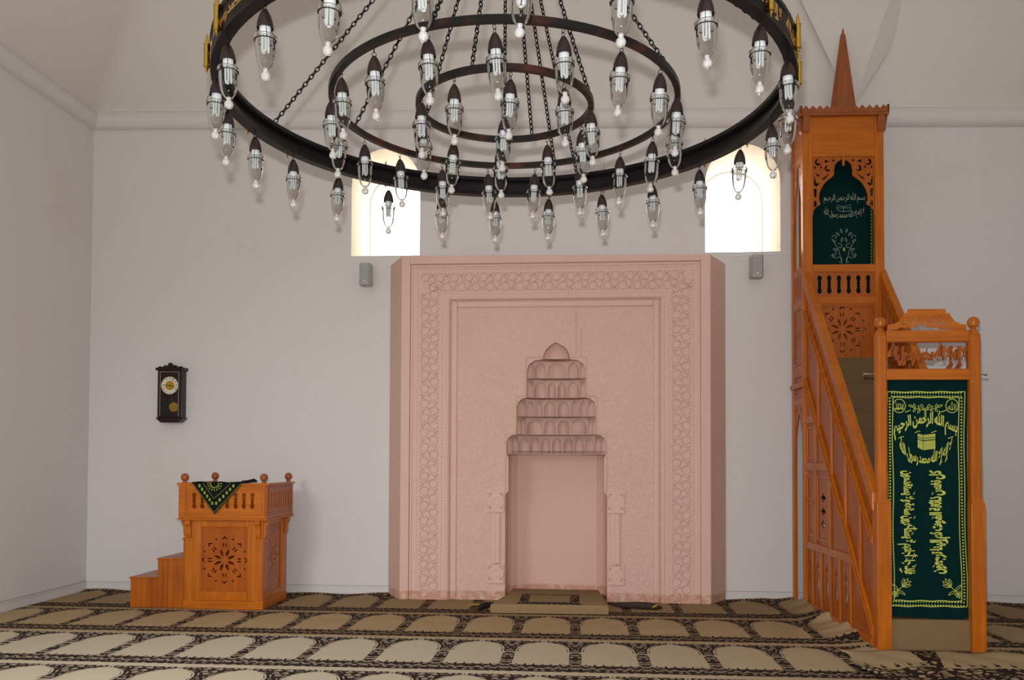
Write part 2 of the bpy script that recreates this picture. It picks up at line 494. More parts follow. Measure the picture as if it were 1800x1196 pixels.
# skirtings
mb = MB()
for a_, b_ in ((XL, -2.2), (1.72, XR)): mb.box(a_, b_, -.016, 0, -.012, .10); mb.box(a_, b_, -.022, 0, .085, .10)
struct(mb.build('baseboard_back', TILE), 'low white skirting along the back wall', 'skirting')
mb = MB(); mb.box(XL, XL + .016, -9.5, -.02, -.012, .105); mb.box(XL, XL + .022, -9.5, -.02, .09, .105)
struct(mb.build('baseboard_left', TILE), 'low white skirting along the left wall', 'skirting')

# vault over the cornice: walls lean in, corner smoothed, one turned triangle at the right
mb = MB()
NS, NT = 60, 30
per = []
for i in range(NS + 1): per.append((XL, -9.5 + 9.5 * i / NS, 0))
for i in range(1, NS + 1): per.append((XL + (XR - XL) * i / NS, 0, 1))
for i in range(1, NS + 1): per.append((XR, -9.5 * i / NS, 2))
cx, cy = (XL + XR) / 2 - .1, -5.2
rows = []
for j in range(NT + 1):
    t = j / NT; row = []
    for x, y, sd in per:
        dx, dy = x - cx, y - cy
        rad = math.hypot(dx, dy); ang = math.atan2(dy, dx)
        lim = 6.15                                           # circle the square turns into
        rr = min(rad, lim + (rad - lim) * (1 - t) ** 3.2) if rad > lim else rad
        hfac = (1 - .30 * t ** 2.2) * (1 - .02 * t)
        px, py = cx + rr * cos(ang) * hfac, cy + rr * sin(ang) * hfac
        zb = ztop(x) + .05
        row.append((px, py, zb + t * 3.6))
    rows.append(row)
n = len(per)
for row in rows: mb.v += row
mb.f += [(j * n + i, j * n + i + 1, (j + 1) * n + i + 1, (j + 1) * n + i) for j in range(NT) for i in range(n - 1)]
o = len(mb.v); mb.v.append((cx, cy, 10.6)); top = NT * n
mb.f += [(top + i, top + i + 1, o) for i in range(n - 1)]
cl = mb.build('ceiling', VAULT)
for p in cl.data.polygons: p.use_smooth = True
struct(cl, 'pale plaster vault above the cornice', 'ceiling')
# turned triangle fold (squinch) above the wooden pulpit tower
mb = MB()
mb.add([(3.165, -.03, 5.66), (2.35, -.285, 7.2), (3.60, -.52, 7.2), (3.40, -.20, 6.35), (4.10, -.29, 7.2)],
       [(0, 1, 2), (0, 2, 4)])
struct(mb.build('trim_3', VAULT), 'folded plaster triangle of the vault above the wooden tower', 'vault')

# ================================================================== carpets
def carpet():
    xs = [XL + .026 + (2.0 - XL - .026) * i / 130 for i in range(130)] + [2.0 + .02 * i for i in range(25)] + [2.5 + .0575 * i for i in range(17)]
    xs += [3.42 + (XR - .026 - 3.42) * (i + 1) / 46 for i in range(46)]
    ys = [-9.4 + (9.4 - 2.57) * j / 110 for j in range(110)] + [-2.57 + (2.57 - .026) * j / 80 for j in range(81)]
    nx, ny = len(xs) - 1, len(ys) - 1
    def warp(x, y):
        k = max(0, min(1, (x - 1.7) / .6)) * max(0, min(1, (4.4 - x) / .8)) * max(0, min(1, (y + 3.0) / .4))
        return x + (edge(y) - .004 - 2.5) * k
    def edge(y): return 2.53 - .02 * (y + 2.6)               # left flank of the stair pulpit
    def z(x, y):
        h = 0
        w = .5 + .5 * sin(x * 5.1) * sin(x * 2.3 + 1)
        h += max(0, 1 - (-y) / .16) ** 1.5 * .045 * w if y > -.16 else 0
        if -2.62 < y < 0:
            d = edge(y) - x
            if -.02 < d < .45:
                s = max(0, 1 - d / .30)
                amp = .072 + .030 * sin(y * 9.0) + .02 * sin(y * 23)
                h += amp * s ** 1.3 * min(1, (-y) / .15 + .5) * max(.25, min(1, (y + 2.62) / .5))
                h += .022 * math.exp(-((d - .33) / .08) ** 2) * (1 + sin(y * 6)) / 2
        return h
    mb = MB(); idx = {}
    for j, y in enumerate(ys):
        for i, x in enumerate(xs):
            xw = warp(x, y); idx[i, j] = len(mb.v); mb.v.append((xw, y, z(xw, y)))
    def inside(x, y): return -2.57 < y < 0 and 2.5 < x < 3.42
    for j in range(ny):
        for i in range(nx):
            xm, ym = (xs[i] + xs[i + 1]) / 2, (ys[j] + ys[j + 1]) / 2
            if inside(xm, ym): continue
            mb.f.append((idx[i, j], idx[i + 1, j], idx[i + 1, j + 1], idx[i, j + 1]))
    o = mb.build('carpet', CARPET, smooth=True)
    tag(o, 'beige wall to wall prayer carpet with dark brown niche pattern in rows', 'carpet')
carpet()
def runner():
    mb = MB(); nx, ny = 60, 24
    def z(x, y): return .014 + .012 * (sin(x * 7 + y * 2) * .5 + .5) * min(1, -y / .2 + .2) + .006 * sin(x * 15 + y * 9)
    for j in range(ny + 1):
        for i in range(nx + 1):
            x = -.35 + 2.6 * i / nx + .05 * sin(j * .5); y = -1.35 * j / ny - .012 * sin(i * .6); mb.v.append((x, y, z(x, y)))
    W = nx + 1
    mb.f += [(j * W + i, (j + 1) * W + i, (j + 1) * W + i + 1, j * W + i + 1) for j in range(ny) for i in range(nx)]
    o = mb.build('carpet_runner', RUNC, smooth=True); o.location = (2.52, -2.66, 0)
    m = o.modifiers.new('thick', 'SOLIDIFY'); m.thickness = .008; m.offset = 1
    tag(o, 'beige carpet piece with dark floral border in front of the wooden stair gate', 'carpet')
runner()

# ================================================================== mihrab (pink prayer niche)
def mihrab():
    t = thing('prayer_niche', 'pink plastered prayer niche with carved bands and a stepped honeycomb hood', 'prayer niche', (0, 0, 0))
    YF, YB, YP = -.35, -.315, -.275
    TOPL, TOPR = 3.945, 3.915
    xl, xr, bl, br = -2.0, 1.502, -2.21, 1.728
    # outer frame with splayed flanks
    mb = MB()
    def zt(x): return TOPL + (TOPR - TOPL) * (x - xl) / (xr - xl)
    # left and right jambs: plan polygons
    for plan in ([(bl, -.001), (xl, YF), (-1.9, YF), (-1.9, -.001)], [(1.395, -.001), (1.395, YF), (xr, YF), (br, -.001)]):
        vs = [(x, y, 0) for x, y in plan] + [(x, y, zt(x) - (.03 if abs(y) < .01 else 0)) for x, y in plan]
        mb.add(vs, [(3, 2, 1, 0), (4, 5, 6, 7)] + [(i, (i + 1) % 4, 4 + (i + 1) % 4, 4 + i) for i in range(4)])
    mb.add([(-1.9, YF, 3.845), (1.395, YF, 3.845), (1.395, YF, zt(1.395)), (-1.9, YF, zt(-1.9)),
            (-1.9, -.001, 3.845), (1.395, -.001, 3.845), (1.395, -.001, zt(1.395) - .03), (-1.9, -.001, zt(-1.9) - .03)],
           [(0, 1, 2, 3), (7, 6, 5, 4), (0, 4, 5, 1), (3, 2, 6, 7)])
    mb.build('outer_frame', PINK, t, bevel=.008)
    # carved band on three sides
    mb = MB()
    for a, b, c, d in ((-1.9, -1.446, 0, 3.845), (.955, 1.395, 0, 3.845), (-1.446, .955, 3.435, 3.845)): mb.box(a, b, YB, -.01, c, d)
    mb.build('carved_band', PINKV if False else PINK, t)
    mb = MB()                                                  # thin mouldings that edge the band
    for x in (-1.885, -1.47): mb.box(x - .014, x + .014, YB - .012, YB + .01, 0, 3.83 if x < -1.6 else 3.45)
    for x in (.98, 1.38): mb.box(x - .014, x + .014, YB - .012, YB + .01, 0, 3.83 if x > 1.2 else 3.45)
    mb.box(-1.88, 1.38, YB - .012, YB + .01, 3.81, 3.838); mb.box(-1.47, .98, YB - .012, YB + .01, 3.445, 3.472)
    mb.build('band_moulding', PINKS, t, bevel=.006)
    # strapwork: two files of pentagons and the stars between them
    mb = MB(); F0 = FRONT(YB); lay = [0]
    def F(u, v, d): return F0(u, v, d - lay[0] * .00035)
    def penta(cx, cy, r, rot, fnx):
        lay[0] = (lay[0] + 1) % 11
        mb.strip([fnx(cx + r * (1 + .12 * (k % 2)) * cos(rot + k * 2 * PI / 6), cy + r * sin(rot + k * 2 * PI / 6)) for k in range(6)], .008, F, 0, .007, True)
    def run(length, fnx):
        p = .167; k = 0; y = .07
        while y < length - .06:
            w = .055
            penta(-w, y, .049, PI / 2, fnx); penta(w, y + p * .5, .049, PI / 2, fnx)
            for sx in (-1, 1):
                yo = y if sx < 0 else y + p / 2
                lay[0] = (lay[0] + 1) % 11
                mb.strip([fnx(sx * .105, yo + p / 2 + .03), fnx(sx * (w + .0), yo + p * .28), fnx(sx * .012, yo + p * .25)], .007, F, 0, .007)
                lay[0] = (lay[0] + 1) % 11
                mb.strip([fnx(sx * .105, yo + p / 2 - .03), fnx(sx * .06, yo + p * .5), fnx(sx * .105, yo + p / 2 + .03)], .007, F, 0, .007)
                lay[0] = (lay[0] + 1) % 11
                mb.strip([fnx(sx * .062, yo + p * .5), fnx(sx * .01, yo + p * .72), fnx(0, yo + p * .5)], .007, F, 0, .007)
            y += p; k += 1
    run(3.50, lambda a, b: (-1.678 + a, b)); run(3.50, lambda a, b: (1.18 + a, b))
    run(2.98, lambda a, b: (-1.80 + b, 3.64 - a))
    mb.build('strapwork', PINKL, t)
    mb = MB()                                                  # rows of beads beside the strapwork
    def beads(x0, z0, x1, z1):
        L = math.hypot(x1 - x0, z1 - z0); m = int(L / .036)
        for k in range(m):
            q = k / m; x, z = x0 + (x1 - x0) * q, z0 + (z1 - z0) * q
            mb.add([(x - .007, YB, z), (x, YB, z - .007), (x + .007, YB, z), (x, YB, z + .007), (x, YB - .009, z)], [(0, 1, 4), (1, 2, 4), (2, 3, 4), (3, 0, 4)])
    for x in (-1.815, -1.53, 1.045, 1.315): beads(x, .05, x, 3.40 if x in (-1.53, 1.045) else 3.78)
    beads(-1.82, 3.785, 1.32, 3.785); beads(-1.53, 3.50, 1.05, 3.50)
    mb.build('bead_row', PINKL, t)
    # inner panel with the stepped opening
    c = -.2225
    Lx = [(-.80, 0), (-.80, 1.19), (-.79, 1.22), (-.765, 1.235), (-.765, 1.62), (-.785, 1.66), (-.785, 1.80), (-.77, 1.85), (-.72, 1.882), (-.672, 1.885), (-.672, 2.20), (-.655, 2.26), (-.61, 2.298), (-.558, 2.31),
          (-.558, 2.62), (-.535, 2.69), (-.47, 2.735), (-.375, 2.75), (-.37, 2.80), (-.345, 2.855), (-.30, 2.90), (-.2325, 2.945)]
    Rx = [(2 * c - x, z) for x, z in Lx[:-1]][::-1]
    hole = Lx + Rx
    outer = [(-1.446, 0), (-.80, 0)] + Lx[1:] + Rx[:-1] + [(2 * c + .80, 0), (.955, 0), (.955, 3.435), (-1.446, 3.435)]
    mb = MB(); mb.add(*fret(outer, [], .10, FRONT(YP)))
    mb.build('carved_panel', PINKV, t)
    mb = MB(); F = FRONT(YP)                                   # plain fillets that outline the steps
    def fil(p, w=.012, m_=None): mb.strip(p, w, F, 0, .008)
    for sx in (-1, 1):
        q = lambda x, z: (c + sx * (x - c) if sx < 0 else c + (c - x), z)
        fil([(c - sx * (c + .80 - .22 + .22), 1.25), (c - sx * .58, 1.90), (c - sx * .46, 1.90)]) if False else None
        fil([(c + sx * .575, 1.24), (c + sx * .575, 1.897), (c + sx * .455, 1.897)])
        fil([(c + sx * .46, 1.90), (c + sx * .46, 2.325), (c + sx * .34, 2.325)])
        fil([(c + sx * .345, 2.325), (c + sx * .345, 2.775), (c + sx * .15, 2.775)])
    fil([(-1.40, .02), (-1.40, 3.39), (.91, 3.39), (.91, .02)], .02)
    fil([(.0, 3.30), (.0, 2.80)], .008); fil([(.06, 3.1), (.06, 2.78)], .008)
    mb.build('step_fillet', PINKL, t)
    mb = MB()
    mb.box(-1.43, -1.36, YP - .022, YP + .01, 0, 3.42); mb.box(.875, .94, YP - .022, YP + .01, 0, 3.42); mb.box(-1.36, .875, YP - .022, YP + .01, 3.35, 3.42)
    mb.build('panel_moulding', PINKS, t, bevel=.012)
    # the niche: half-hexagonal bay
    mb = MB(); dep = .56
    plan = [(-.80, YP + .09), (-.797, .18), (-.77, .25), (-.70, YP + .04 + dep), (.255, YP + .04 + dep), (.325, .25), (.352, .18), (.355, YP + .09)]
    m = len(plan)
    mb.add([(x, y, 0) for x, y in plan] + [(x, y, 1.70) for x, y in plan], [(i, i + 1, m + i + 1, m + i) for i in range(m - 1)] + [tuple(range(m, 2 * m))])
    mb.build('niche_bay', PINKS, t)
    mb = MB(); mb.add([(-.86, .002, -.01), (.42, .002, -.01), (.42, .002, 2.97), (-.86, .002, 2.97), (-.86, .37, -.01), (.42, .37, -.01), (.42, .37, 2.97), (-.86, .37, 2.97)], [(4, 5, 6, 7), (0, 1, 5, 4), (1, 2, 6, 5), (2, 3, 7, 6), (3, 0, 4, 7)])
    mb.build('niche_core', PINKS, t)
    # five honeycomb tiers, each a ring of small pointed cells stepping forward
    def tier(z0, z1, half, depth, cells, stagger, name='honeycomb_tier'):
        mb = MB(); y0 = YP + .07
        pl = [(c - half - .012, y0 - .02), (c - half * .80, y0 + depth * .62), (c - half * .36, y0 + depth), (c + half * .36, y0 + depth), (c + half * .80, y0 + depth * .62), (c + half + .012, y0 - .02)]
        cnt = cells
        for s in range(5):
            a = Vector(pl[s]); b = Vector(pl[s + 1]); L = (b - a).length; tt = (b - a) / L; nn = Vector((tt.y, -tt.x))
            nc = cnt[s]; fn = lambda u, v, d, a=a, tt=tt, nn=nn: (a.x + tt.x * u - nn.x * d, a.y + tt.y * u - nn.y * d, v)
            hs = []; cw = L / nc
            for k in range(nc):
                u0, u1 = k * cw + .009, (k + 1) * cw - .009; um = (u0 + u1) / 2; h = z1 - z0
                zsp = z0 + h * .50; zap = z0 + h * .90
                hs.append([(u0, z0 + .012), (u1, z0 + .012), (u1, zsp), (u1 - (u1 - um) * .14, zsp + (zap - zsp) * .45), (u1 - (u1 - um) * .5, zsp + (zap - zsp) * .82), (um, zap), (u0 + (um - u0) * .5, zsp + (zap - zsp) * .82), (u0 + (um - u0) * .14, zsp + (zap - zsp) * .45), (u0, zsp)])
                # concave back of the cell
                mm = 5; vs = []
                for zz in (z0, z1):
                    for q in range(mm + 1):
                        u = u0 - .008 + (u1 - u0 + .016) * q / mm; vs.append(fn(u, zz, .012 + .055 * sin(PI * q / mm)))
                mb.add(vs, [(q, q + 1, mm + 2 + q, mm + 1 + q) for q in range(mm)])
            mb.add(*fret(rect(0, L, z0, z1), hs, .014, fn))
        mb.add([(x, y, z0) for x, y in pl] + [(x, y + .10, z0) for x, y in pl][::-1], [tuple(range(12))])
        mb.add([(x, y, z1) for x, y in pl], [tuple(range(6))])
        mb.build(name, PINKS, t)
    tier(1.66, 1.885, .562, .36, (2, 2, 3, 2, 2), 0)
    tier(1.885, 2.095, .450, .30, (2, 1, 2, 1, 2), 1)
    tier(2.095, 2.31, .450, .26, (1, 2, 2, 2, 1), 0)
    tier(2.31, 2.535, .336, .21, (1, 1, 2, 1, 1), 1)
    tier(2.535, 2.755, .336, .17, (1, 1, 1, 1, 1), 0)
    # little ogee half-dome on top
    mb = MB(); vs = []; prof = [(.16, 2.74), (.155, 2.80), (.125, 2.86), (.075, 2.91), (.002, 2.96)]; NN = 10
    for r, z in prof:
        for k in range(NN + 1):
            a = PI * k / NN; vs.append((-.2325 + r * cos(a), YP + .06 + r * .75 * sin(a), z))
    W = NN + 1
    mb.add(vs, [(j * W + k, j * W + k + 1, (j + 1) * W + k + 1, (j + 1) * W + k) for j in range(4) for k in range(NN)] + [tuple(range(W))])
    mb.build('hood_tip', PINKS, t, smooth=True)
    # slim engaged columns
    for x0, x1 in ((-.995, -.815), (.365, .545)):
        w = x1 - x0; xm = (x0 + x1) / 2
        mb = MB()
        mb.box(x0 + .03, x1 - .03, YP - .014, YP + .01, .41, 1.0); mb.box(x0 + .075, x1 - .045, YP - .03, YP + .01, .42, .99)
        col = mb.build('engaged_column', PINKS, t, bevel=.01)
        for z0, z1 in ((1.03, 1.225), (.225, .395)):
            mb = MB(); zm = (z0 + z1) / 2; e = .05
            mb.add(*fret(rect(x0, x1, z0 - .03, z1 + .01), [[(x0 + .012, z1 - e), (x0 + .012, z1 - .008), (x0 + e, z1 - .008)], [(x1 - .012, z1 - e), (x1 - e, z1 - .008), (x1 - .012, z1 - .008)],
                                                  [(x0 + .012, z0 + e), (x0 + e, z0 + .008), (x0 + .012, z0 + .008)], [(x1 - .012, z0 + e), (x1 - .012, z0 + .008), (x1 - e, z0 + .008)]], .032, FRONT(YP - .026)))
            mb.strip([(xm + .05 * cos(k * PI / 4), zm + .05 * sin(k * PI / 4)) for k in range(8)], .008, FRONT(YP - .026), 0, .006, True)
            mb.build('column_block', PINKS, col)
    return t
mihrab()

# ================================================================== wood shapes shared by both pulpits
def slot(cx, z0, z1, w):
    """keyhole slot shaped like a turned baluster"""
    h = z1 - z0; r = w / 2; pts = []
    prof = [(0, .35), (.06, .8), (.14, 1), (.24, .85), (.32, .55), (.40, .8), (.5, .62), (.60, .8), (.68, .55), (.76, .85), (.86, 1), (.94, .8), (1, .35)]
    pts = [(cx + r * a, z0 + h * q) for q, a in prof] + [(cx - r * a, z0 + h * q) for q, a in reversed(prof)]
    return pts
def rosette(cx, cz, r):
    hs = []
    def pol(a, q, off=0): return (cx + q * r * cos(a) - off * r * sin(a), cz + q * r * sin(a) + off * r * cos(a))
    for k in range(8):
        a = PI / 8 + k * PI / 4
        hs.append([pol(a, .15), pol(a, .26, .055), pol(a, .36, .05), pol(a, .48), pol(a, .36, -.05), pol(a, .26, -.055)])
        a = k * PI / 4
        for s in (-1, 1):
            hs.append([pol(a, .50, s * .05), pol(a, .58, s * .03), pol(a, .66, s * .03), pol(a, .74, s * .06), pol(a, .66, s * .075), pol(a, .57, s * .085)][::1])
        hs.append([pol(a, .98), pol(a, .86, .12), pol(a, .84, .075), pol(a, .91, 0), pol(a, .84, -.075), pol(a, .86, -.12)])
        a = PI / 8 + k * PI / 4
        hs.append([pol(a, .98), pol(a, .88, .06), pol(a, .90, -.05)])
    return hs
def finial(mb, c, r=.05):
    mb.lathe([(.0001, 0), (r * .62, 0), (r * .62, r * .2), (r * .38, r * .4), (r * .45, r * .6), (r * .8, r * .8), (r, r * 1.35), (r * .98, r * 1.7), (r * .7, r * 2.2), (r * .3, r * 2.42), (.0001, r * 2.46)], 18, c)
def frame(mb, u0, u1, z0, z1, w, fn, d0, d1):
    for a, b, c_, d in ((u0, u0 + w, z0, z1), (u1 - w, u1, z0, z1), (u0 + w, u1 - w, z0, z0 + w), (u0 + w, u1 - w, z1 - w, z1)):
        mb.prism(rect(a, b, c_, d), d0, d1, fn)

# ================================================================== minbar (stair pulpit)
def minbar():
    t = thing('stair_pulpit', 'tall carved orange wood stair pulpit with spired tower at the right', 'pulpit', (2.515, -2.60, 0), .02)
    W = .90; TF, TB = 2.08, 2.555; TW = .87
    # gate posts
    for x in (.0725, .845):
        mb = MB(); mb.box(x - .058, x + .058, 0, .116, 0, 1.24)
        q = .046
        for z0, z1, a, b in ((1.24, 1.275, .058, .046),):
            mb.add([(x - a, .058 - a, z0), (x + a, .058 - a, z0), (x + a, .058 + a, z0), (x - a, .058 + a, z0), (x - b, .058 - b, z1), (x + b, .058 - b, z1), (x + b, .058 + b, z1), (x - b, .058 + b, z1)],
                   [(0, 1, 5, 4), (1, 2, 6, 5), (2, 3, 7, 6), (3, 0, 4, 7), (4, 5, 6, 7)])
        c = .018
        octo = [(x - q + c, .058 - q), (x + q - c, .058 - q), (x + q, .058 - q + c), (x + q, .058 + q - c), (x + q - c, .058 + q), (x - q + c, .058 + q), (x - q, .058 + q - c), (x - q, .058 - q + c)]
        mb.prism(octo, 1.26, 2.665, lambda u, v, d: (u, v, d))
        mb.add([(u, v, 2.665) for u, v in octo] + [(x + (u - x) * .6, .058 + (v - .058) * .6, 2.70) for u, v in octo], [(i, (i + 1) % 8, 8 + (i + 1) % 8, 8 + i) for i in range(8)] + [tuple(range(8, 16))])
        p = mb.build('gate_post', WV, t, bevel=.004)
        mb = MB(); finial(mb, (x, .058, 2.70), .05); mb.build('ball_finial', WV, p, smooth=True)
    # crest board with pierced script
    prof = [(0, 0), (.655, 0), (.655, .05), (.60, .058), (.56, .08), (.53, .115), (.515, .15), (.485, .15), (.485, .185), (.485, .185), (.17, .185), (.17, .15), (.14, .15), (.125, .115), (.095, .08), (.055, .058), (0, .05)]
    x0 = .131
    gap = MB(); text_into(gap, 'بسم الله الرحمن الرحيم', 0, 0, 1, 1, lambda u, v, d: (u, v, d), .001)
    c = bpy.data.curves.new('tmp', 'FONT'); c.body = shape_ar('بسم الله الرحمن الرحيم'); c.resolution_u = 2; c.space_word = .5; c.offset = .01
    to = bpy.data.objects.new('tmp', c); COL.objects.link(to)
    bpy.context.view_layer.objects.active = to; to.select_set(True)
    bpy.ops.object.convert(target='CURVE')
    to = bpy.context.view_layer.objects.active
    hs = []
    for sp in to.data.splines:
        pts = []
        if sp.type == 'BEZIER':
            bp = sp.bezier_points; m = len(bp)
            for i in range(m):
                a, b = bp[i], bp[(i + 1) % m]
                for q in (0, .5):
                    p = a.co * (1 - q) ** 3 + a.handle_right * 3 * q * (1 - q) ** 2 + b.handle_left * 3 * q * q * (1 - q) + b.co * q ** 3
                    pts.append((p.x, p.y))
        else: pts = [(p.co.x, p.co.y) for p in sp.points]
        if len(pts) > 2: hs.append(pts)
    bpy.data.objects.remove(to)
    ax = [p[0] for h in hs for p in h]; ay = [p[1] for h in hs for p in h]
    def fit(p): u = (p[0] - min(ax)) / (max(ax) - min(ax)); v = (p[1] - min(ay)) / (max(ay) - min(ay)); return (.12 + u * .41 + (v - .5) * .06, .012 + v * .135)
    bx0, bx1, by0, by1 = min(ax), max(ax), min(ay), max(ay)
    hs = [[fit(p) for p in h] for h in hs]
    mb = MB(); mb.add(*fret(prof, hs, .008, lambda u, v, d: (x0 + u, .052 + d, 2.705 + v)))
    mb.build('crest_board', WH, t)
    mb = MB(); mb.box(.116, .80, .03, .085, 2.612, 2.705); mb.build('gate_rail', WH, t, bevel=.005)
    mb = MB(); mb.box(.116, .80, .03, .085, 2.285, 2.372); mb.build('gate_rail', WH, t, bevel=.005)
    mb = MB()
    mb.box(.116, .126, .04, .075, 2.372, 2.612); mb.box(.79, .80, .04, .075, 2.372, 2.612)
    mb.box(.116, .80, .045, .07, 2.604, 2.612); mb.box(.116, .80, .045, .07, 2.372, 2.38)
    text_into(mb, 'لا إله إلا الله محمد رسول الله', 0, 0, 1, 1, lambda u, v, d: (u, .048 + d, v), .018, lambda u, v: (.13 + u * .655 + (v - .5) * .02, 2.372 + .238 * v ** .72), .055)
    mb.build('script_panel', WP, t)
    # steps covered in carpet
    nst = 9; rise = (2.70 - .27) / (nst - 1); run_ = (TF - .14) / nst
    for k in range(nst):
        mb = MB(); z = .265 + rise * k; y = .13 + run_ * k
        if k == 0: mb.box(.12, .795, .04, .14 + run_, .0, .262)
        else: mb.box(.05, .845, y, y + run_ + .04, z - rise - .02, z)
        mb.build('step', BOXC if k == 0 else BROWNC, t, bevel=.012)
    # flanks
    zt = lambda y: 1.32 + 1.155 * (y - .05)
    s2 = lambda y: zt(y) - .50
    s3 = lambda y: .02 + 1.175 * (y - .05)
    for side in (0, 1):
        X = (lambda d: .012 + d) if side == 0 else (lambda d: .878 - d)      # depth measured inwards from the flank
        fn = lambda u, v, d, X=X: (X(d), u, v)
        ya, yb = .11, TF + .02
        holes = []
        for k in range(26):
            y = ya + .06 + k * .092
            if y < yb - .04:
                a, b = s2(y) + .055, zt(y) - .20
                holes.append([(y - .018, a), (y + .018, a + .03), (y + .026, (a + b) / 2 + .01), (y + .018, b + .02), (y - .018, b), (y - .026, (a + b) / 2)])
        for k, y in enumerate((2.0, 1.72, 1.43, 1.14, .86)):
            h = min(.56, s3(y - .06) - .08)
            holes.append([(y, .13), (y + .028, .2), (y + .05, .32), (y + .032, h - .14), (y + .046, h - .08), (y, h), (y - .046, h - .08), (y - .032, h - .14), (y - .05, .32), (y - .028, .2)])
        for yy, zz in ((1.53, 1.08), (1.53, 1.22), (1.53, .95)):
            holes += [[(yy - .09, zz), (yy - .03, zz + .025), (yy, zz + .06), (yy + .03, zz + .025), (yy + .09, zz), (yy + .03, zz - .025), (yy, zz - .06), (yy - .03, zz - .025)]]
        mb = MB(); mb.add(*fret([(ya, .0), (yb, .0), (yb, zt(yb) - .06), (ya, zt(ya) - .06)], holes, .018, lambda u, v, d: fn(u, v, .022 + d)))
        fl = mb.build('flank_panel', WP, t)
        mb = MB(); mb.prism([(.06, zt(.06) - .17), (TF + .03, zt(TF + .03) - .17), (TF + .03, zt(TF + .03)), (.06, zt(.06))], -.018, .062, fn)
        mb.build('handrail', WD, t, bevel=.014)
        for f_, h, nm in ((s2, .075, 'stringer'), (s3, .10, 'stringer')):
            y1 = TF + .03; y0 = .10
            mb = MB(); mb.prism([(y0, f_(y0)), (y1, f_(y1)), (y1, f_(y1) + h), (y0, f_(y0) + h)], -.008, .022, fn)
            mb.prism([(y0, f_(y0) + h * .3), (y1, f_(y1) + h * .3), (y1, f_(y1) + h * .6), (y0, f_(y0) + h * .6)], -.018, -.008, fn)
            mb.build(nm, WD, t, bevel=.006)
        mb = MB()                                              # upright mullions and level rails
        for y in (.42, .80, 1.20, 1.62): mb.prism([(y, s3(y) + .05), (y + .05, s3(y) + .05), (y + .05, s2(y) + .04), (y, s2(y) + .04)], .004, .022, fn)
        for y in (1.26, 1.72): mb.prism([(y, .72), (y + .045, .72), (y + .045, s3(y) + .03), (y, s3(y) + .03)], .004, .022, fn)
        for z in (.66, 1.50, 2.0):
            y0 = .05 + (z - .02) / 1.175
            if y0 < TF - .05: mb.prism([(y0, z), (TF, z), (TF, z + .075), (y0 + .06, z + .075)], -.004, .022, fn)
        mb.prism([(.11, 0), (TF, 0), (TF, .085), (.15, .085)], -.004, .022, fn)
        for y in (.70, 1.0, 1.285, 1.575, 1.86): mb.prism([(y - .02, .08), (y + .02, .08), (y + .02, min(.68, s3(y) + .03)), (y - .02, min(.68, s3(y) + .03))], .006, .022, fn)
        frame(mb, 1.80, 2.06, .80, 1.44, .022, fn, .010, .022); frame(mb, 1.80, 2.06, 1.62, 1.96, .022, fn, .010, .022)
        frame(mb, 1.33, 1.70, .78, 1.44, .022, fn, .010, .022); frame(mb, 1.80, 2.06, 1.13, 1.20, .02, fn, .010, .022)
        mb.build('panel_moulding', WV, fl, bevel=.004)
    # tower posts
    for x in (0, TW - .095):
        for y in (TF, TB - .075):
            mb = MB(); wx = .105 if x == 0 else .095
            if y == TF: mb.box(x, x + wx, y, y + .075, 0, 5.40)
            elif x == 0: mb.box(x, x + .04, y, y + .075, 0, 5.40)
            else: mb.box(x + .055, x + .095, y, y + .075, 0, 5.40)
            mb.build('tower_post', WV, t, bevel=.006)
    # tower front boards
    FN = lambda u, v, d: (u, TF + .012 + d, v)
    a, b = .105, TW - .095
    mb = MB(); mb.box(a, b, TF + .006, TF + .05, 5.01, 5.40); mb.build('tower_fascia', WH, t, bevel=.004)
    mb = MB(); mb.box(a, b, TF + .0, TF + .05, 4.93, 5.015); mb.build('tower_rail', WH, t, bevel=.006)
    def arch_half(w, h):
        """lobed arch, half outline from springing to crown, in a w x h box (u from centre)"""
        return [(.50 * w, .0), (.488 * w, .10 * h), (.44 * w, .17 * h), (.385 * w, .20 * h), (.372 * w, .215 * h), (.395 * w, .28 * h), (.395 * w, .36 * h), (.37 * w, .45 * h), (.325 * w, .53 * h), (.27 * w, .60 * h), (.18 * w, .665 * h), (.148 * w, .70 * h), (.148 * w, .78 * h), (.13 * w, .87 * h), (.085 * w, .925 * h), (.035 * w, .95 * h), (0, .965 * h)]
    def spandrel(u0, u1, z0, z1, fn, th=.016):
        w = u1 - u0; h = z1 - z0; um = (u0 + u1) / 2
        hf = [(u, z0 + v) for u, v in arch_half(w * .985, h)]
        out = [(u0, z0), (u0, z1), (u1, z1), (u1, z0)] + [(um + u, z) for u, z in hf] + [(um - u, z) for u, z in hf[::-1][1:]]
        hs = []
        def cshape(cu, cz, r, rot, wd=.45):
            p = [(cu + r * cos(rot + q * .35), cz + r * sin(rot + q * .35)) for q in range(12)]; p2 = [(cu + r * wd * cos(rot + q * .35) + r * .12 * cos(rot), cz + r * wd * sin(rot + q * .35) + r * .12 * sin(rot)) for q in range(11, -1, -1)]
            hs.append(p + p2)
        for s in (-1, 1):
            U = lambda f: um + s * f * w
            cs = w * .055
            rot = -2.4 if s > 0 else PI - 1.45
            cshape(U(.40), z0 + .915 * h, cs, rot); cshape(U(.245), z0 + .81 * h, cs * .95, rot)
            hs.append([(U(.12), z0 + .95 * h), (U(.19), z0 + .955 * h), (U(.165), z0 + .92 * h)])
            hs.append([(U(.30), z0 + .955 * h), (U(.215), z0 + .93 * h), (U(.29), z0 + .90 * h)])
            hs.append([(U(.21), z0 + .72 * h), (U(.245), z0 + .705 * h), (U(.345), z0 + .635 * h), (U(.31), z0 + .62 * h)])
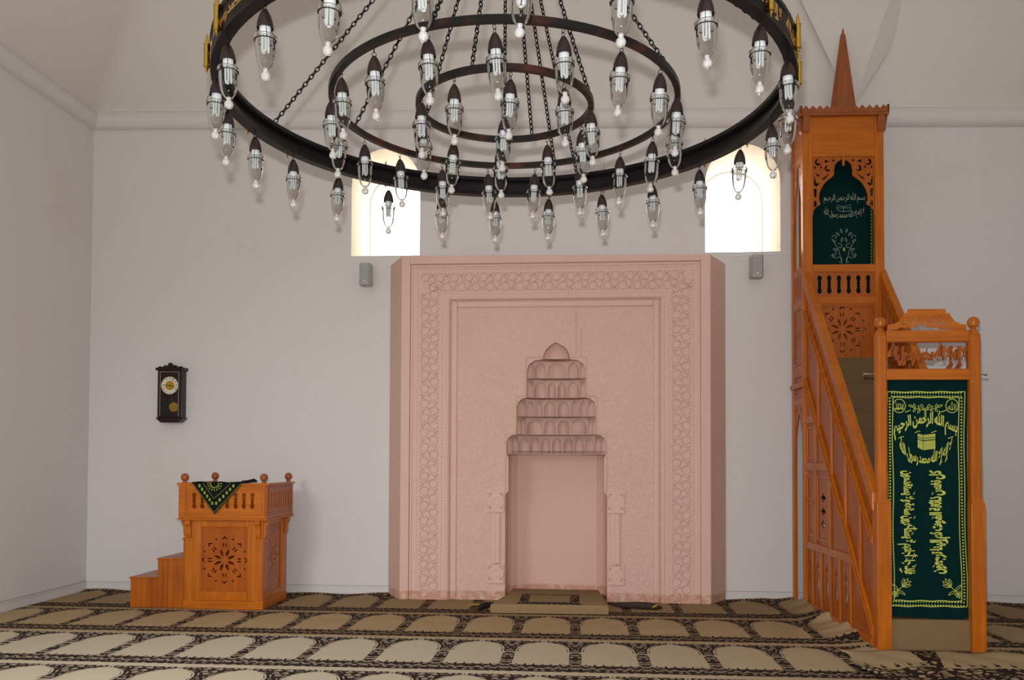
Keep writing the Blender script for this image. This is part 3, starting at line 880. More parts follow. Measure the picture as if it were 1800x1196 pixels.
            hs.append([(U(.34), z0 + .75 * h), (U(.38), z0 + .70 * h), (U(.455), z0 + .74 * h), (U(.40), z0 + .665 * h)])
            hs.append([(U(.47), z0 + .70 * h), (U(.47), z0 + .54 * h), (U(.43), z0 + .50 * h), (U(.375), z0 + .565 * h), (U(.43), z0 + .565 * h)])
            hs.append([(U(.425), z0 + .47 * h), (U(.475), z0 + .47 * h), (U(.465), z0 + .33 * h), (U(.43), z0 + .33 * h)])
            hs.append([(U(.435), z0 + .28 * h), (U(.475), z0 + .25 * h), (U(.47), z0 + .16 * h), (U(.42), z0 + .20 * h)])
            hs.append([(U(.45), z0 + .86 * h), (U(.475), z0 + .82 * h), (U(.43), z0 + .80 * h)])
            hs.append([(U(.35), z0 + .86 * h), (U(.375), z0 + .82 * h), (U(.335), z0 + .81 * h)])
        return fret(out, hs, th, fn)
    mb = MB(); mb.add(*spandrel(a, b, 4.27, 4.93, FN)); mb.build('arch_fretwork', WP, t)
    mb = MB(); mb.box(a + (b - a) / 2 - .012, a + (b - a) / 2 + .012, TF, TF + .02, 4.83, 4.93); mb.build('keystone_peg', WH, t)
    mb = MB(); mb.box(a, b, TF, TF + .05, 3.66, 3.745); mb.build('tower_rail', WH, t, bevel=.006)
    mb = MB(); mb.add(*fret(rect(a, b, 3.39, 3.66), [slot(a + .075 + k * (b - a - .15) / 5, 3.425, 3.625, .05) for k in range(6)], .018, FN)); mb.build('slotted_board', WP, t)
    mb = MB(); mb.box(a, b, TF, TF + .05, 3.31, 3.39); mb.build('tower_rail', WH, t, bevel=.006)
    mb = MB(); mb.add(*fret(rect(a, b, 2.68, 3.31), rosette((a + b) / 2 - .02, 3.03, .265), .018, FN)); frame(mb, a, b, 2.68, 3.31, .03, FN, -.012, 0); mb.build('rosette_board', WP, t)
    mb = MB(); mb.box(.02, TW - .02, TF + .03, TB - .02, 2.66, 2.70); mb.box(.02, TW - .02, TF + .06, TB - .02, 3.30, 3.33); mb.build('tower_floor', WH, t)
    # tower flanks
    for side in (0, 1):
        X = (lambda d: .012 + d) if side == 0 else (lambda d: TW - .012 - d)
        fn = lambda u, v, d, X=X: (X(d), u, v)
        ya, yb = TF + .075, TB - .075
        mb = MB(); mb.prism(rect(ya, yb, 4.98, 5.40), 0, .03, fn); mb.prism(rect(ya, yb, 4.93, 4.985), -.006, .03, fn)
        mb.build('tower_fascia', WD, t, bevel=.004)
        mb = MB(); mb.add(*spandrel(ya, yb, 4.15, 4.93, fn)); mb.build('arch_fretwork', WP, t)
        mb = MB()
        for z0, z1 in ((3.66, 3.745), (3.31, 3.39), (2.56, 2.66), (2.22, 2.30)): mb.prism(rect(ya, yb, z0, z1), -.006, .04, fn)
        mb.build('tower_rail', WD, t, bevel=.006)
        mb = MB(); mb.add(*fret(rect(ya, yb, 3.39, 3.66), [rect(ya + .03 + k * .045, ya + .048 + k * .045, 3.42, 3.63) for k in range(6)], .016, fn)); mb.build('slotted_board', WP, t)
        mb = MB(); mb.add(*fret(rect(ya, yb, 2.66, 3.31), rosette((ya + yb) / 2, 2.98, .13), .016, fn)); frame(mb, ya, yb, 2.66, 3.31, .03, fn, -.01, 0); mb.build('rosette_board', WP, t)
        mb = MB(); mb.prism(rect(ya, yb, 2.30, 2.56), .005, .02, fn); frame(mb, ya, yb, 2.30, 2.56, .03, fn, -.008, .005); mb.build('tower_panel', WP, t)
        mb = MB(); mb.prism([(TF - .02, 2.40), (TB, 2.40), (TB, 2.46), (TF - .02, 2.46)], -.035, .0, fn); mb.build('belt_moulding', WD, t, bevel=.014)
        um = (ya + yb) / 2
        pts = [(ya, 1.55), (ya, 2.22), (yb, 2.22), (yb, 1.55), (yb - .03, 1.75), (yb - .05, 1.90), (um + .06, 2.02), (um, 2.14), (um - .06, 2.02), (ya + .05, 1.90), (ya + .03, 1.75)]
        mb = MB(); mb.add(*fret(pts, [[(ya + .03, 2.19), (ya + .09, 2.19), (ya + .03, 2.08)], [(yb - .03, 2.19), (yb - .03, 2.08), (yb - .09, 2.19)], [(ya + .03, 2.03), (ya + .07, 1.99), (ya + .025, 1.93)], [(yb - .03, 2.03), (yb - .025, 1.93), (yb - .07, 1.99)]], .016, fn)); mb.build('passage_fretwork', WP, t)
    # roof: projecting board, toothed crest, brackets, spire
    mb = MB(); mb.box(-.035, TW + .045, TF - .05, TB - .005, 5.37, 5.405); mb.build('roof_board', WR, t, bevel=.006)
    nT = 12; L = TW + .08
    def teeth(L, n): 
        p = [(0, 0), (0, .085), (.022, .085)]; w = (L - .044) / n
        for k in range(n): p += [(.022 + w * k + .003, .045), (.022 + w * (k + .5), .085 if True else 0), (.022 + w * (k + 1) - .003, .045)]
        return p + [(L - .022, .085), (L, .085), (L, 0)]
    mb = MB(); mb.prism(teeth(L, nT), 0, .016, lambda u, v, d: (-.035 + u, TF - .05 + d, 5.395 + v)); mb.build('toothed_crest', WR, t)
    for x in (-.035, TW + .029):
        mb = MB(); mb.prism(teeth(TB - TF + .045, 7), 0, .016, lambda u, v, d, x=x: (x + d, TF - .05 + u, 5.395 + v)); mb.build('toothed_crest', WR, t)
    for x in (.0, TW - .07):
        mb = MB(); s = -1 if x < .1 else 1; xm = x + .035
        mb.prism([(0, 5.37), (-.045, 5.37), (-.04, 5.32), (-.022, 5.28), (-.024, 5.22), (0, 5.19)], -.035, .035, lambda u, v, d: (xm + d, TF + u, v))
        xe = 0 if s < 0 else TW
        mb.prism([(0, 5.37), (.045, 5.37), (.04, 5.32), (.026, 5.28), (.026, 5.22), (0, 5.19)], 0, .06, lambda u, v, d: (xe + s * u, TF + d, v))
        mb.build('roof_bracket', WR, t, bevel=.004)
    cxs, cys = TW / 2 + .105, TF + .30
    mb = MB()
    cc = (cxs, cys, 5.40)
    pr = [(.0001, 0), (.172, 0), (.16, .07), (.028, 1.02), (.018, 1.035), (.0001, 1.04)]
    mb.lathe(pr, 8, cc); sp = mb.build('spire', WR, t)
    mb = MB(); mb.lathe([(.0001, 1.02), (.013, 1.02), (.011, 1.20), (.0001, 1.20)], 8, cc); mb.build('spire_rod', WR, sp)
    mb = MB(); mb.box(.085, TW - .085, TB - .03, TB - .012, 2.68, 5.40); mb.build('tower_back', WV, t)
    return t
MINBAR = minbar()
MBW = MINBAR.matrix_basis
def mloc(x, y, z): return Matrix.Translation((2.515, -2.60, 0)) @ Matrix.Rotation(.02, 4, 'Z') @ Vector((x, y, z))

# ------------------------------------------------------------------ leafy ornaments used on the cloths
def leaf(cx, cy, a, L, w):
    p = []
    for k in range(9):
        q = k / 8; p.append((q * L, w * sin(PI * q) * (1 - .3 * q)))
    for k in range(7, 0, -1):
        q = k / 8; p.append((q * L, -w * sin(PI * q) * (1 - .3 * q)))
    return [(cx + u * cos(a) - v * sin(a), cy + u * sin(a) + v * cos(a)) for u, v in p]
def oval(cx, cy, rx, ry, n=28): return [(cx + rx * cos(2 * PI * k / n), cy + ry * sin(2 * PI * k / n)) for k in range(n)]

# ================================================================== gate banner
def banner():
    t = thing('gate_banner', 'long dark green banner with yellow embroidered script hanging in the wooden gate', 'banner', (2.515, -2.60, 0), .02)
    x0, x1, z0, z1 = .118, .80, .275, 2.31
    def yy(x, z):
        q = (z1 - z) / (z1 - z0)
        return .072 + .006 * sin(x * 14 + 1) * q + .004 * sin(x * 31 + z * 2) * q
    def sx(x, z):                                             # the lower half hangs in, the right edge folds back
        q = (z1 - z) / (z1 - z0)
        return x - .012 * sin(PI * min(1, q * 1.2)) * (x - x0) / .68
    mb = MB(); nx, nz = 30, 60
    for j in range(nz + 1):
        for i in range(nx + 1):
            x = x0 + (x1 - x0) * i / nx; z = z0 + (z1 - z0) * j / nz + (.012 * sin(x * 8) if j == 0 else 0)
            mb.v.append((sx(x, z), yy(x, z), z))
    Wn = nx + 1
    mb.f += [(j * Wn + i, j * Wn + i + 1, (j + 1) * Wn + i + 1, (j + 1) * Wn + i) for j in range(nz) for i in range(nx)]
    mb.build('cloth', GREEN, t, smooth=True)
    fn = lambda u, v, d: (sx(u, v), yy(u, v) - .0025 + d, v)
    # border: two lines with a row of leaves between
    mb = MB()
    bx0, bx1, bz0, bz1 = .128, .775, .37, 2.185
    def long_line(p, q, w=.007, wob=0):
        m = 40; mb.strip([(p[0] + (q[0] - p[0]) * k / m + wob * sin(k * .35), p[1] + (q[1] - p[1]) * k / m + .003 * sin(k * .5)) for k in range(m + 1)], w, fn, 0, .0005)
    g = .047
    for e in (0, g):
        long_line((bx0 + e, bz0 + e), (bx0 + e, bz1 - e), .007, .004); long_line((bx1 - e, bz0 + e), (bx1 - e, bz1 - e), .007, .003)
        long_line((bx0 + e, bz0 + e), (bx1 - e, bz0 + e)); long_line((bx0 + e, bz1 - e), (bx1 - e, bz1 - e))
    mb.build('border_line', YEL, t)
    mb = MB()
    def leaves(p, q, n, hor):
        for k in range(n):
            u = p[0] + (q[0] - p[0]) * (k + .5) / n; v = p[1] + (q[1] - p[1]) * (k + .5) / n
            for s in (-1, 1):
                pts = leaf(u + (0 if hor else s * .007), v + (s * .007 if hor else 0), (0 if hor else PI / 2) + .9 * s, .020, .0065)
                mb.add([fn(a, b, -.0004) for a, b in pts], [tuple(range(len(pts)))])
    h = g / 2
    leaves((bx0 + h, bz1 - h), (bx1 - h, bz1 - h), 26, True); leaves((bx0 + h, bz0 + h), (bx1 - h, bz0 + h), 26, True)
    leaves((bx0 + h, bz0 + g), (bx0 + h, bz1 - g), 66, False); leaves((bx1 - h, bz0 + g), (bx1 - h, bz1 - g), 66, False)
    mb.build('border_leaves', YEL, t)
    # medallions
    for cxm, word in ((.231, 'محمد'), (.672, 'الله')):
        mb = MB(); mb.strip(oval(cxm, 2.066, .052, .058), .006, fn, 0, .0005, True)
        text_into(mb, word, cxm - .036, 2.030, .072, .074, fn, .0005, bold=0.0)
        mb.build('medallion', YEL, t)
    # branch between them
    mb = MB(); cb = .45
    mb.strip([(cb - .006, 1.965), (cb - .004, 2.03), (cb - .03, 2.045)], .005, fn, 0, .0005); mb.strip([(cb + .006, 1.965), (cb + .004, 2.03), (cb + .03, 2.045)], .005, fn, 0, .0005)
    for s in (-1, 1):
        mb.strip([(cb + s * .004, 2.03), (cb + s * .05, 2.035), (cb + s * .09, 2.045), (cb + s * .12, 2.062)], .004, fn, 0, .0005)
        for u, v, a, L in ((.02, 2.05, 1.1, .035), (.05, 2.04, 1.3, .03), (.085, 2.05, 1.2, .035), (.105, 2.06, .3, .04), (.045, 2.03, -.9, .032), (.085, 2.04, -1.0, .03)):
            aa = a if s > 0 else PI - a
            mb.strip(leaf(cb + s * u, v, aa, L, .010), .004, fn, 0, .0005, True)
    mb.build('leaf_branch', YEL, t)
    # crescent of opening formula, cube, creed beneath
    mb = MB()
    def up(u, v):
        q = 2 * u - 1; return (.19 + u * .52 + q * v * .02, 1.765 + v ** .8 * .19 + .085 * (1 - q * q))
    text_into(mb, 'بسم الله الرحمن الرحيم', 0, 0, 1, 1, fn, .0005, up, .03)
    for k in range(7):
        u = .1 + .8 * k / 6; a, b = up(u, 1.02 if k % 2 else .0)
        mb.strip([(a - .02, b - .006), (a + .025, b + .010)], .006, fn, 0, .0005)
    mb.build('inscription', YEL, t)
    mb = MB()
    def down(u, v):
        q = 2 * u - 1; return (.245 + u * .41 + q * v * .03, 1.53 + v ** .8 * (.155 + .07 * q * q) + .085 * q * q)
    text_into(mb, 'لا إله إلا الله محمد رسول الله', 0, 0, 1, 1, fn, .0005, down, .03)
    mb.build('inscription', YEL, t)
    mb = MB()
    c0, c1, cz0, cz1 = .385, .535, 1.69, 1.835
    xm = .43
    f1 = [(c0, cz0 + .022), (xm, cz0), (xm, cz1 - .016), (c0, cz1 - .004)]; f2 = [(xm + .004, cz0), (c1, cz0 + .012), (c1, cz1 - .004), (xm + .004, cz1 - .016)]
    for f in (f1, f2):
        m = 8
        for k in range(m):
            if True:
                a, b = k / m + .012, (k + 1) / m - .012
                lo = lambda q: (f[0][0] + (f[1][0] - f[0][0]) * q, f[0][1] + (f[1][1] - f[0][1]) * q); hi = lambda q: (f[3][0] + (f[2][0] - f[3][0]) * q, f[3][1] + (f[2][1] - f[3][1]) * q)
                for za, zb in ((0, .58), (.64, .74), (.78, 1)):
                    P = [lo(a), lo(b), hi(b), hi(a)]
                    mixp = lambda p, q, w: (p[0] + (q[0] - p[0]) * w, p[1] + (q[1] - p[1]) * w)
                    qd = [mixp(P[0], P[3], za), mixp(P[1], P[2], za), mixp(P[1], P[2], zb), mixp(P[0], P[3], zb)]
                    mb.add([fn(u, v, -.0004) for u, v in qd], [(0, 1, 2, 3)])
    mb.build('cube_emblem', YEL, t)
    # two upright columns of script
    mb = MB(); text_into(mb, 'كل نفس ذائقة الموت ثم إلينا ترجعون', 0, 0, 1, 1, fn, .0005, lambda u, v: (.65 - v ** .85 * .175, .645 + u * .875), .045)
    for k in range(12): mb.strip([(.50 + .02 * (k % 3), .70 + k * .068), (.515 + .02 * (k % 3), .722 + k * .068)], .006, fn, 0, .0005)
    mb.build('inscription', YEL, t)
    mb = MB(); text_into(mb, 'فإذا جاء أجلهم لا يستأخرون ساعة ولا يستقدمون', 0, 0, 1, 1, fn, .0005, lambda u, v: (.205 + v ** .85 * .17, 1.515 - u * .875), .045)
    for k in range(12): mb.strip([(.345 - .02 * (k % 3), .70 + k * .068), (.36 - .02 * (k % 3), .722 + k * .068)], .006, fn, 0, .0005)
    mb.build('inscription', YEL, t)
    # flowers in the lower corners
    for cxf, s in ((.20, 1), (.69, -1)):
        mb = MB()
        mb.strip([(cxf - s * .02, .44), (cxf + s * .005, .50), (cxf + s * .05, .54)], .005, fn, 0, .0005)
        for a, L in ((.2, .07), (.6, .085), (1.0, .085), (1.4, .07)): mb.strip(leaf(cxf + s * .045, .535, a if s > 0 else PI - a, L, .014), .004, fn, 0, .0005, True)
        for a in (-.6, 2.3): mb.strip(leaf(cxf + s * .01, .505, a if s > 0 else PI - a, .07, .010), .004, fn, 0, .0005, True)
        for k in range(6): mb.strip(leaf(cxf - s * .012, .475, k * PI / 3, .03, .009), .004, fn, 0, .0005, True)
        mb.build('flower_motif', YEL, t)
    # hanging rod
    t2 = thing('curtain_rod', 'thin steel rod carrying the green banner through the gate posts', 'rod', (2.515, -2.60, 0), .02)
    mb = MB(); mb.tube([(-.035, .10, 2.338), (.955, .10, 2.338)], .008, 8); mb.build('rod', CHROME, t2)
    mb = MB(); mb.tube([(-.035, .10, 2.338), (-.052, .10, 2.338)], .013, 8); mb.tube([(.955, .10, 2.338), (.972, .10, 2.338)], .013, 8); mb.build('end_cap', CHROME, t2)
banner()

# ================================================================== tower curtain and passage cloth
def tower_curtain():
    t = thing('tower_curtain', 'dark green curtain with pale script hanging inside the pulpit tower', 'curtain', (2.515, -2.60, 0), .02)
    TF, TB = 2.08, 2.555
    def yy(x, z): return TF + .20 + .011 * sin(x * 40) * max(0, min(1, (abs(x - .49) - .20) / .06))
    mb = MB(); nx, nz = 60, 14; x0, x1, z0, z1 = .048, .822, 3.34, 4.96
    for j in range(nz + 1):
        for i in range(nx + 1):
            x = x0 + (x1 - x0) * i / nx; z = z0 + (z1 - z0) * j / nz; mb.v.append((x, yy(x, z), z))
    Wn = nx + 1
    mb.f += [(j * Wn + i, j * Wn + i + 1, (j + 1) * Wn + i + 1, (j + 1) * Wn + i) for j in range(nz) for i in range(nx)]
    mb.build('cloth', GREEN, t, smooth=True)
    fn = lambda u, v, d: (u, yy(u, v) - .006 + d, v)
    mb = MB()
    text_into(mb, 'بسم الله الرحمن الرحيم', .285, 4.47, .45, .135, fn, .0005, bold=-.012)
    mb.build('inscription', SILV, t)
    mb = MB()
    text_into(mb, 'لا إله إلا الله محمد رسول الله', 0, 0, 1, 1, fn, .0005, lambda u, v: (.285 + u * .44, 4.285 + v * .12 + .045 * (2 * u - 1) ** 2), -.012)
    mb.build('inscription', SILV, t)
    mb = MB()
    mb.strip([(.43, 4.395), (.43, 4.45), (.50, 4.435), (.58, 4.455), (.58, 4.39), (.50, 4.375)], .003, fn, 0, .0005, True); mb.strip([(.50, 4.375), (.50, 4.435)], .003, fn, 0, .0005)
    for k in range(12): mb.strip([(.435 + k * .012, 4.415), (.44 + k * .012, 4.425)], .003, fn, 0, .0005)
    mb.build('cube_emblem', SILV, t)
    mb = MB(); C0 = .503
    for s in (-1, 1):
        for cx, cz, r, a0 in ((.10, 3.98, .03, 0), (.05, 3.88, .035, 1), (.11, 3.80, .03, 2), (.05, 3.72, .045, .5), (.105, 3.66, .03, 2.4), (.03, 3.62, .03, 1.6)):
            mb.strip([(C0 + s * (cx + r * (1 - q * .06) * cos(a0 + q * .42)), cz + .11 + r * (1 - q * .06) * sin(a0 + q * .42)) for q in range(12)], .003, fn, 0, .0005)
        for u, v, a in ((.02, 4.03, 1.2), (.05, 4.0, .8), (.09, 3.93, .5), (.07, 3.84, .2), (.10, 3.75, .7), (.03, 3.93, 1.9)):
            mb.strip(leaf(C0 + s * u, v + .11, a if s > 0 else PI - a, .05, .010), .003, fn, 0, .0005, True)
        mb.strip([(C0, 3.66), (C0 + s * .03, 3.83), (C0 + s * .06, 3.95), (C0 + s * .11, 4.04)], .003, fn, 0, .0005)
    mb.build('plant_motif', SILV, t)
    mb = MB(); pts = leaf(C0, 3.93, PI / 2, .05, .016); mb.add([fn(a, b, -.0005) for a, b in pts], [tuple(range(len(pts)))]); mb.build('gold_bud', OLIVE, t)
    # cloths gathered at the two tower sides
    for x, lab in ((.066, 'narrow green drape gathered inside the left arch of the tower'), (.800, 'narrow green drape gathered inside the right arch of the tower')):
        o = thing('side_drape', lab, 'curtain', (2.515, -2.60, 0), .02)
        mb = MB(); m = 24
        ya, yb = (TF + .085, TF + .175)
        for j in range(13):
            z = 3.40 + 1.5 * j / 12
            for i in range(m + 1):
                q = i / m; y = ya + (yb - ya) * q * (1 - .25 * (1 - abs(2 * j / 12 - 1))); mb.v.append((x + .012 * sin(q * 22), y, z))
        mb.f += [(j * (m + 1) + i, j * (m + 1) + i + 1, (j + 1) * (m + 1) + i + 1, (j + 1) * (m + 1) + i) for j in range(12) for i in range(m)]
        mb.build('cloth', GREEN2, o, smooth=True)
        mb = MB()
        for k in range(40): 
            z = 3.42 + k * .036; q = 1 - .25 * (1 - abs(2 * (z - 3.4) / 1.5 - 1)); y = ya + (yb - ya) * q
            mb.box(x - .016, x + .016, y - .002, y + .006, z, z + .022)
        mb.build('fringe', OLIVE, o)
    o = thing('passage_cloth', 'narrow green yellow-bordered cloth hanging low in the passage under the tower', 'cloth', (2.515, -2.60, 0), .02)
    mb = MB(); mb.box(.018, .40, TF + .095, TF + .105, .95, 1.98); mb.build('cloth', GREEN2, o)
    mb = MB()
    for k in range(24): mb.box(.0165, .034, TF + .090, TF + .0955, .97 + k * .042, .992 + k * .042)
    mb.build('border_leaves', YEL, o)
tower_curtain()

# ================================================================== preacher's chair (low pulpit)
def low_pulpit():
    t = thing('low_pulpit', 'low orange wood pulpit with pierced rosette panel at the left', 'pulpit', (-3.73, -1.15, 0))
    x0, x1, y0, y1 = -.425, .425, 0, .75
    # corner posts and base
    for x in (x0, x1 - .08):
        for y in (y0, y1 - .07):
            mb = MB(); mb.box(x, x + .08, y, y + .07, .0, .96); mb.build('corner_post', WV, t, bevel=.004)
    mb = MB(); mb.box(x0 - .012, x1 + .012, y0 - .012, y1, 0, .085); mb.build('plinth', WH, t, bevel=.006)
    FN = lambda u, v, d: (u, .014 + d, v)
    mb = MB(); mb.add(*fret(rect(x0 + .08, x1 - .08, .08, .96), rosette(.0, .515, .26), .016, lambda u, v, d: (u, .022 + d, v)))
    mb.build('rosette_board', WP, t)
    mb = MB(); frame(mb, x0 + .08, x1 - .08, .085, .955, .085, FN, -.014, .01)
    frame(mb, x0 + .155, x1 - .155, .16, .88, .022, FN, -.004, .01); mb.build('panel_frame', WV, t, bevel=.007)
    for xs, s in ((x1, 1), (x0, -1)):
        SN = lambda u, v, d, xs=xs, s=s: (xs - s * (.014 + d), u, v)
        mb = MB(); mb.add(*fret(rect(y0 + .07, y1 - .07, .08, .96), [[(.375 + (a - .375) * .8, .52 + (b - .52) * 1.45) for a, b in h] for h in rosette(.375, .52, .20)], .016, lambda u, v, d: SN(u, v, .008 + d)))
        mb.build('carved_side_board', WP, t)
        mb = MB(); frame(mb, y0 + .07, y1 - .07, .085, .955, .06, SN, -.014, .01); frame(mb, y0 + .125, y1 - .125, .14, .90, .02, SN, -.004, .01); mb.build('panel_frame', WV, t, bevel=.006)
    mb = MB(); mb.box(x0 + .02, x1 - .02, y0 + .03, y1 - .02, .90, .945); mb.build('seat_floor', WH, t)
    # gallery
    gx0, gx1, gy0, gy1 = -.478, .478, -.05, .80
    mb = MB()
    for a, b, c, d in ((gx0, gx1, gy0, gy0 + .06), (gx0, gx0 + .05, gy0 + .06, gy1 - .05), (gx1 - .05, gx1, gy0 + .06, gy1 - .05), (gx0, gx1, gy1 - .05, gy1)): mb.box(a, b, c, d, .9625, .985)
    mb.box(gx0 - .012, gx1 + .012, gy0 - .012, gy1, .945, .962)
    mb.build('gallery_sill', WH, t, bevel=.004)
    n = 8
    mb = MB(); mb.add(*fret(rect(gx0, gx1, .985, 1.325), [slot(gx0 + .165 + k * (gx1 - gx0 - .32) / (n - 1) , 1.065, 1.235, .048) for k in range(n)], .02, lambda u, v, d: (u, gy0 + .006 + d, v)))
    mb.build('slotted_board', WH, t)
    mb = MB(); frame(mb, gx0 + .08, gx1 - .05, 1.0, 1.29, .012, lambda u, v, d: (u, gy0 + .006 + d, v), -.008, .004); mb.box(gx0, gx0 + .075, gy0 - .004, gy0 + .02, .985, 1.325); mb.build('panel_frame', WH, t)
    for xs, s in ((gx1, 1), (gx0, -1)):
        mb = MB(); mb.add(*fret(rect(gy0, gy1, .985, 1.325), [slot(gy0 + .16 + k * .076, 1.06, 1.245, .034) for k in range(8)], .02, lambda u, v, d, xs=xs, s=s: (xs - s * (.004 + d), u, v)))
        frame(mb, gy0 + .07, gy1 - .05, 1.01, 1.29, .014, lambda u, v, d, xs=xs, s=s: (xs - s * (.004 + d), u, v), -.008, .004)
        mb.build('slotted_side_board', WP, t)
    mb = MB()
    mb.box(gx0 - .022, gx1 + .022, gy0 - .012, gy0 + .05, 1.318, 1.338); mb.box(gx0 - .022, gx0 + .04, gy0 + .05, gy1, 1.318, 1.338); mb.box(gx1 - .04, gx1 + .022, gy0 + .05, gy1, 1.318, 1.338)
    back = MB(); back.box(x0 + .08, x1 - .08, y1 - .04, y1 - .02, .08, .90); back.build('back_board', WP, t)
    back = MB(); back.box(gx0 + .021, gx1 - .021, gy1 - .03, gy1 - .01, .985, 1.318); back.build('back_board', WP, t)
    mb.build('gallery_rail', WH, t, bevel=.004)
    for x in (gx0 + .05, gx1 - .04):
        for y in (gy0 + .03, gy1 - .05):
            mb = MB(); finial(mb, (x, y, 1.336), .043); mb.build('ball_finial', WR, t, smooth=True)
    for x, s in ((x0 + .015, -1), (x1 - .075, 1)):
        mb = MB(); pr = [(0, .945), (-.052, .945), (-.05, .90), (-.03, .87), (-.028, .80), (-.018, .76), (0, .75)]
        mb.prism(pr, 0, .055, lambda u, v, d, x=x: (x + d, y0 + u, v))
        xe = x0 if s < 0 else x1
        mb.prism([(-u, v) for u, v in pr], 0, .06, lambda u, v, d, s=s, xe=xe: (xe + s * u, y0 + .01 + d, v))
        mb.build('gallery_bracket', WH, t, bevel=.004)
        if s > 0:
            mb = MB(); mb.prism([(-u, v) for u, v in pr], 0, .06, lambda u, v, d, s=s, xe=xe: (xe + s * u, y1 - .09 + d, v)); mb.build('gallery_bracket', WH, t, bevel=.004)
    # steps at the left
    for a, b, h in ((-1.035, -.7355, .325), (-.735, -.4555, .53), (-.455, -.425, .75)):
        mb = MB(); m = max(1, round((b - a) / .062))
        for k in range(m): mb.box(a + (b - a) * k / m + .0008, a + (b - a) * (k + 1) / m - .0008, .02, .042, 0, h - .018)
        mb.box(a + .005, b, .04, .68, 0, h - .018); mb.box(a - .008, b, .012, .69, h - .018, h)
        mb.build('step', WS, t, bevel=.003)
    # draped cloth
    o = thing('draped_cloth', 'black cloth with olive green leaf pattern draped over the low pulpit rail', 'cloth', (-3.73, -1.15, 0))
    apex = (-.078, 1.01); L, Rr = (-.335, 1.338), (.225, 1.338)
    yf = gy0 - .018
    def P(a, b): return (a, b)
    mb = MB(); n = 16
    def yy(x, z): return yf - .006 * (1 + sin(x * 24 + z * 8)) * min(1, (1.345 - z) / .15)
    def dp(u, v, d): return (u, yy(u, v) + d, v)
    for i in range(n + 1):
        q = i / n
        for k in range(n + 1):
            w = k / n; lx = L[0] + (apex[0] - L[0]) * q; rx = Rr[0] + (apex[0] - Rr[0]) * q; x = lx + (rx - lx) * w; z = 1.342 + (apex[1] - 1.342) * q
            mb.v.append((x, yy(x, z), z))
    for i in range(n):
        for k in range(n): mb.f.append((i * (n + 1) + k, i * (n + 1) + k + 1, (i + 1) * (n + 1) + k + 1, (i + 1) * (n + 1) + k))
    b0 = len(mb.v)
    for y, z in ((yf - .004, 1.342), (gy0 + .02, 1.350), (gy0 + .09, 1.348), (gy0 + .13, 1.30)):
        for k in range(9): mb.v.append((L[0] + (Rr[0] + .03 - L[0]) * k / 8, y, z + .006 * sin(k * 2.1)))
    mb.f += [(b0 + j * 9 + k, b0 + j * 9 + k + 1, b0 + (j + 1) * 9 + k + 1, b0 + (j + 1) * 9 + k) for j in range(3) for k in range(8)]
    mb.build('cloth', BLACKC, o, smooth=True)
    mb = MB(); mb.tube([(.20, yf + .04, 1.352), (.27, yf + .05, 1.356), (.33, yf + .045, 1.368), (.36, yf + .06, 1.356)], [.012, .016, .020, .008], 8); mb.build('gathered_corner', BLACKC, o, smooth=True)
    mb = MB(); fn = lambda u, v, d: (u, yy(u, v) - .004 + d, v)
    def inset(q): return [(L[0] + (q * 1.25), 1.335), (apex[0], apex[1] + q * 1.55), (Rr[0] - q * 1.25, 1.335)]
    for q, w in ((.012, .010), (.105, .009)): mb.strip([p for seg in range(2) for p in [(inset(q)[seg][0] + (inset(q)[seg + 1][0] - inset(q)[seg][0]) * k / 10, inset(q)[seg][1] + (inset(q)[seg + 1][1] - inset(q)[seg][1]) * k / 10) for k in range(10 + seg)]], w, fn, 0, .001)
    mb.build('green_stripe', OLIVED, o)
    mb = MB(); q = .058; I = inset(q)
    for seg in range(2):
        for k in range(6):
            f = (k + .7) / 6.4; x = I[seg][0] + (I[seg + 1][0] - I[seg][0]) * f; z = I[seg][1] + (I[seg + 1][1] - I[seg][1]) * f
            pts = oval(x, z, .013, .019, 12); mb.add([fn(a, b, -.001) for a, b in pts], [tuple(range(12))])
    for k in range(9):
        a = PI + PI * k / 8
        for r in (.035, .062):
            pts = leaf(apex[0] + r * cos(a), 1.335 + r * sin(a), a, .022, .008); mb.add([fn(p, b, -.001) for p, b in pts], [tuple(range(len(pts)))])
    mb.build('leaf_pattern', OLIVE, o)
low_pulpit()

# ================================================================== kneeling platform and bits on the carpet
def platform():
    t = thing('kneeling_platform', 'low platform covered in beige patterned carpet at the foot of the niche', 'platform', (-.275, -.62, 0))
    pl = [(-.605, -.515), (.615, -.495), (.585, .10), (.545, .58), (-.455, .60), (-.485, .22)]
    # rounded carpet-covered slab
    mb = MB(); m = len(pl); rings = []
    for k, (s, z) in enumerate(((1.0, .006), (1.006, .05), (1.0, .082), (.985, .096), (.965, .100))):
        rings += [(x * s, y * s, z) for x, y in pl]
    mb.add(rings, [(k * m + i, k * m + (i + 1) % m, (k + 1) * m + (i + 1) % m, (k + 1) * m + i) for k in range(4) for i in range(m)] + [tuple(range(4 * m, 5 * m)), tuple(range(m - 1, -1, -1))])
    mb.build('carpet_top', PLATC, t, smooth=True)
    mb = MB()                                                  # dark scalloped edging at the front
    for k in range(11):
        x = -.31 + k * .062; mb.lathe([(.0001, -.03), (.024, -.012), (.03, 0), (.024, .012), (.0001, .026)], 10, (x, -.462, .1))
    e = mb.build('scalloped_edging', plain('black_wool', (.012, .009, .008), .9), t, smooth=True); e.scale = (1, 1, .35); e.location = (0, 0, .066)
platform()
OCHRE = plain('ochre_cloth', (.30, .19, .02), .7)
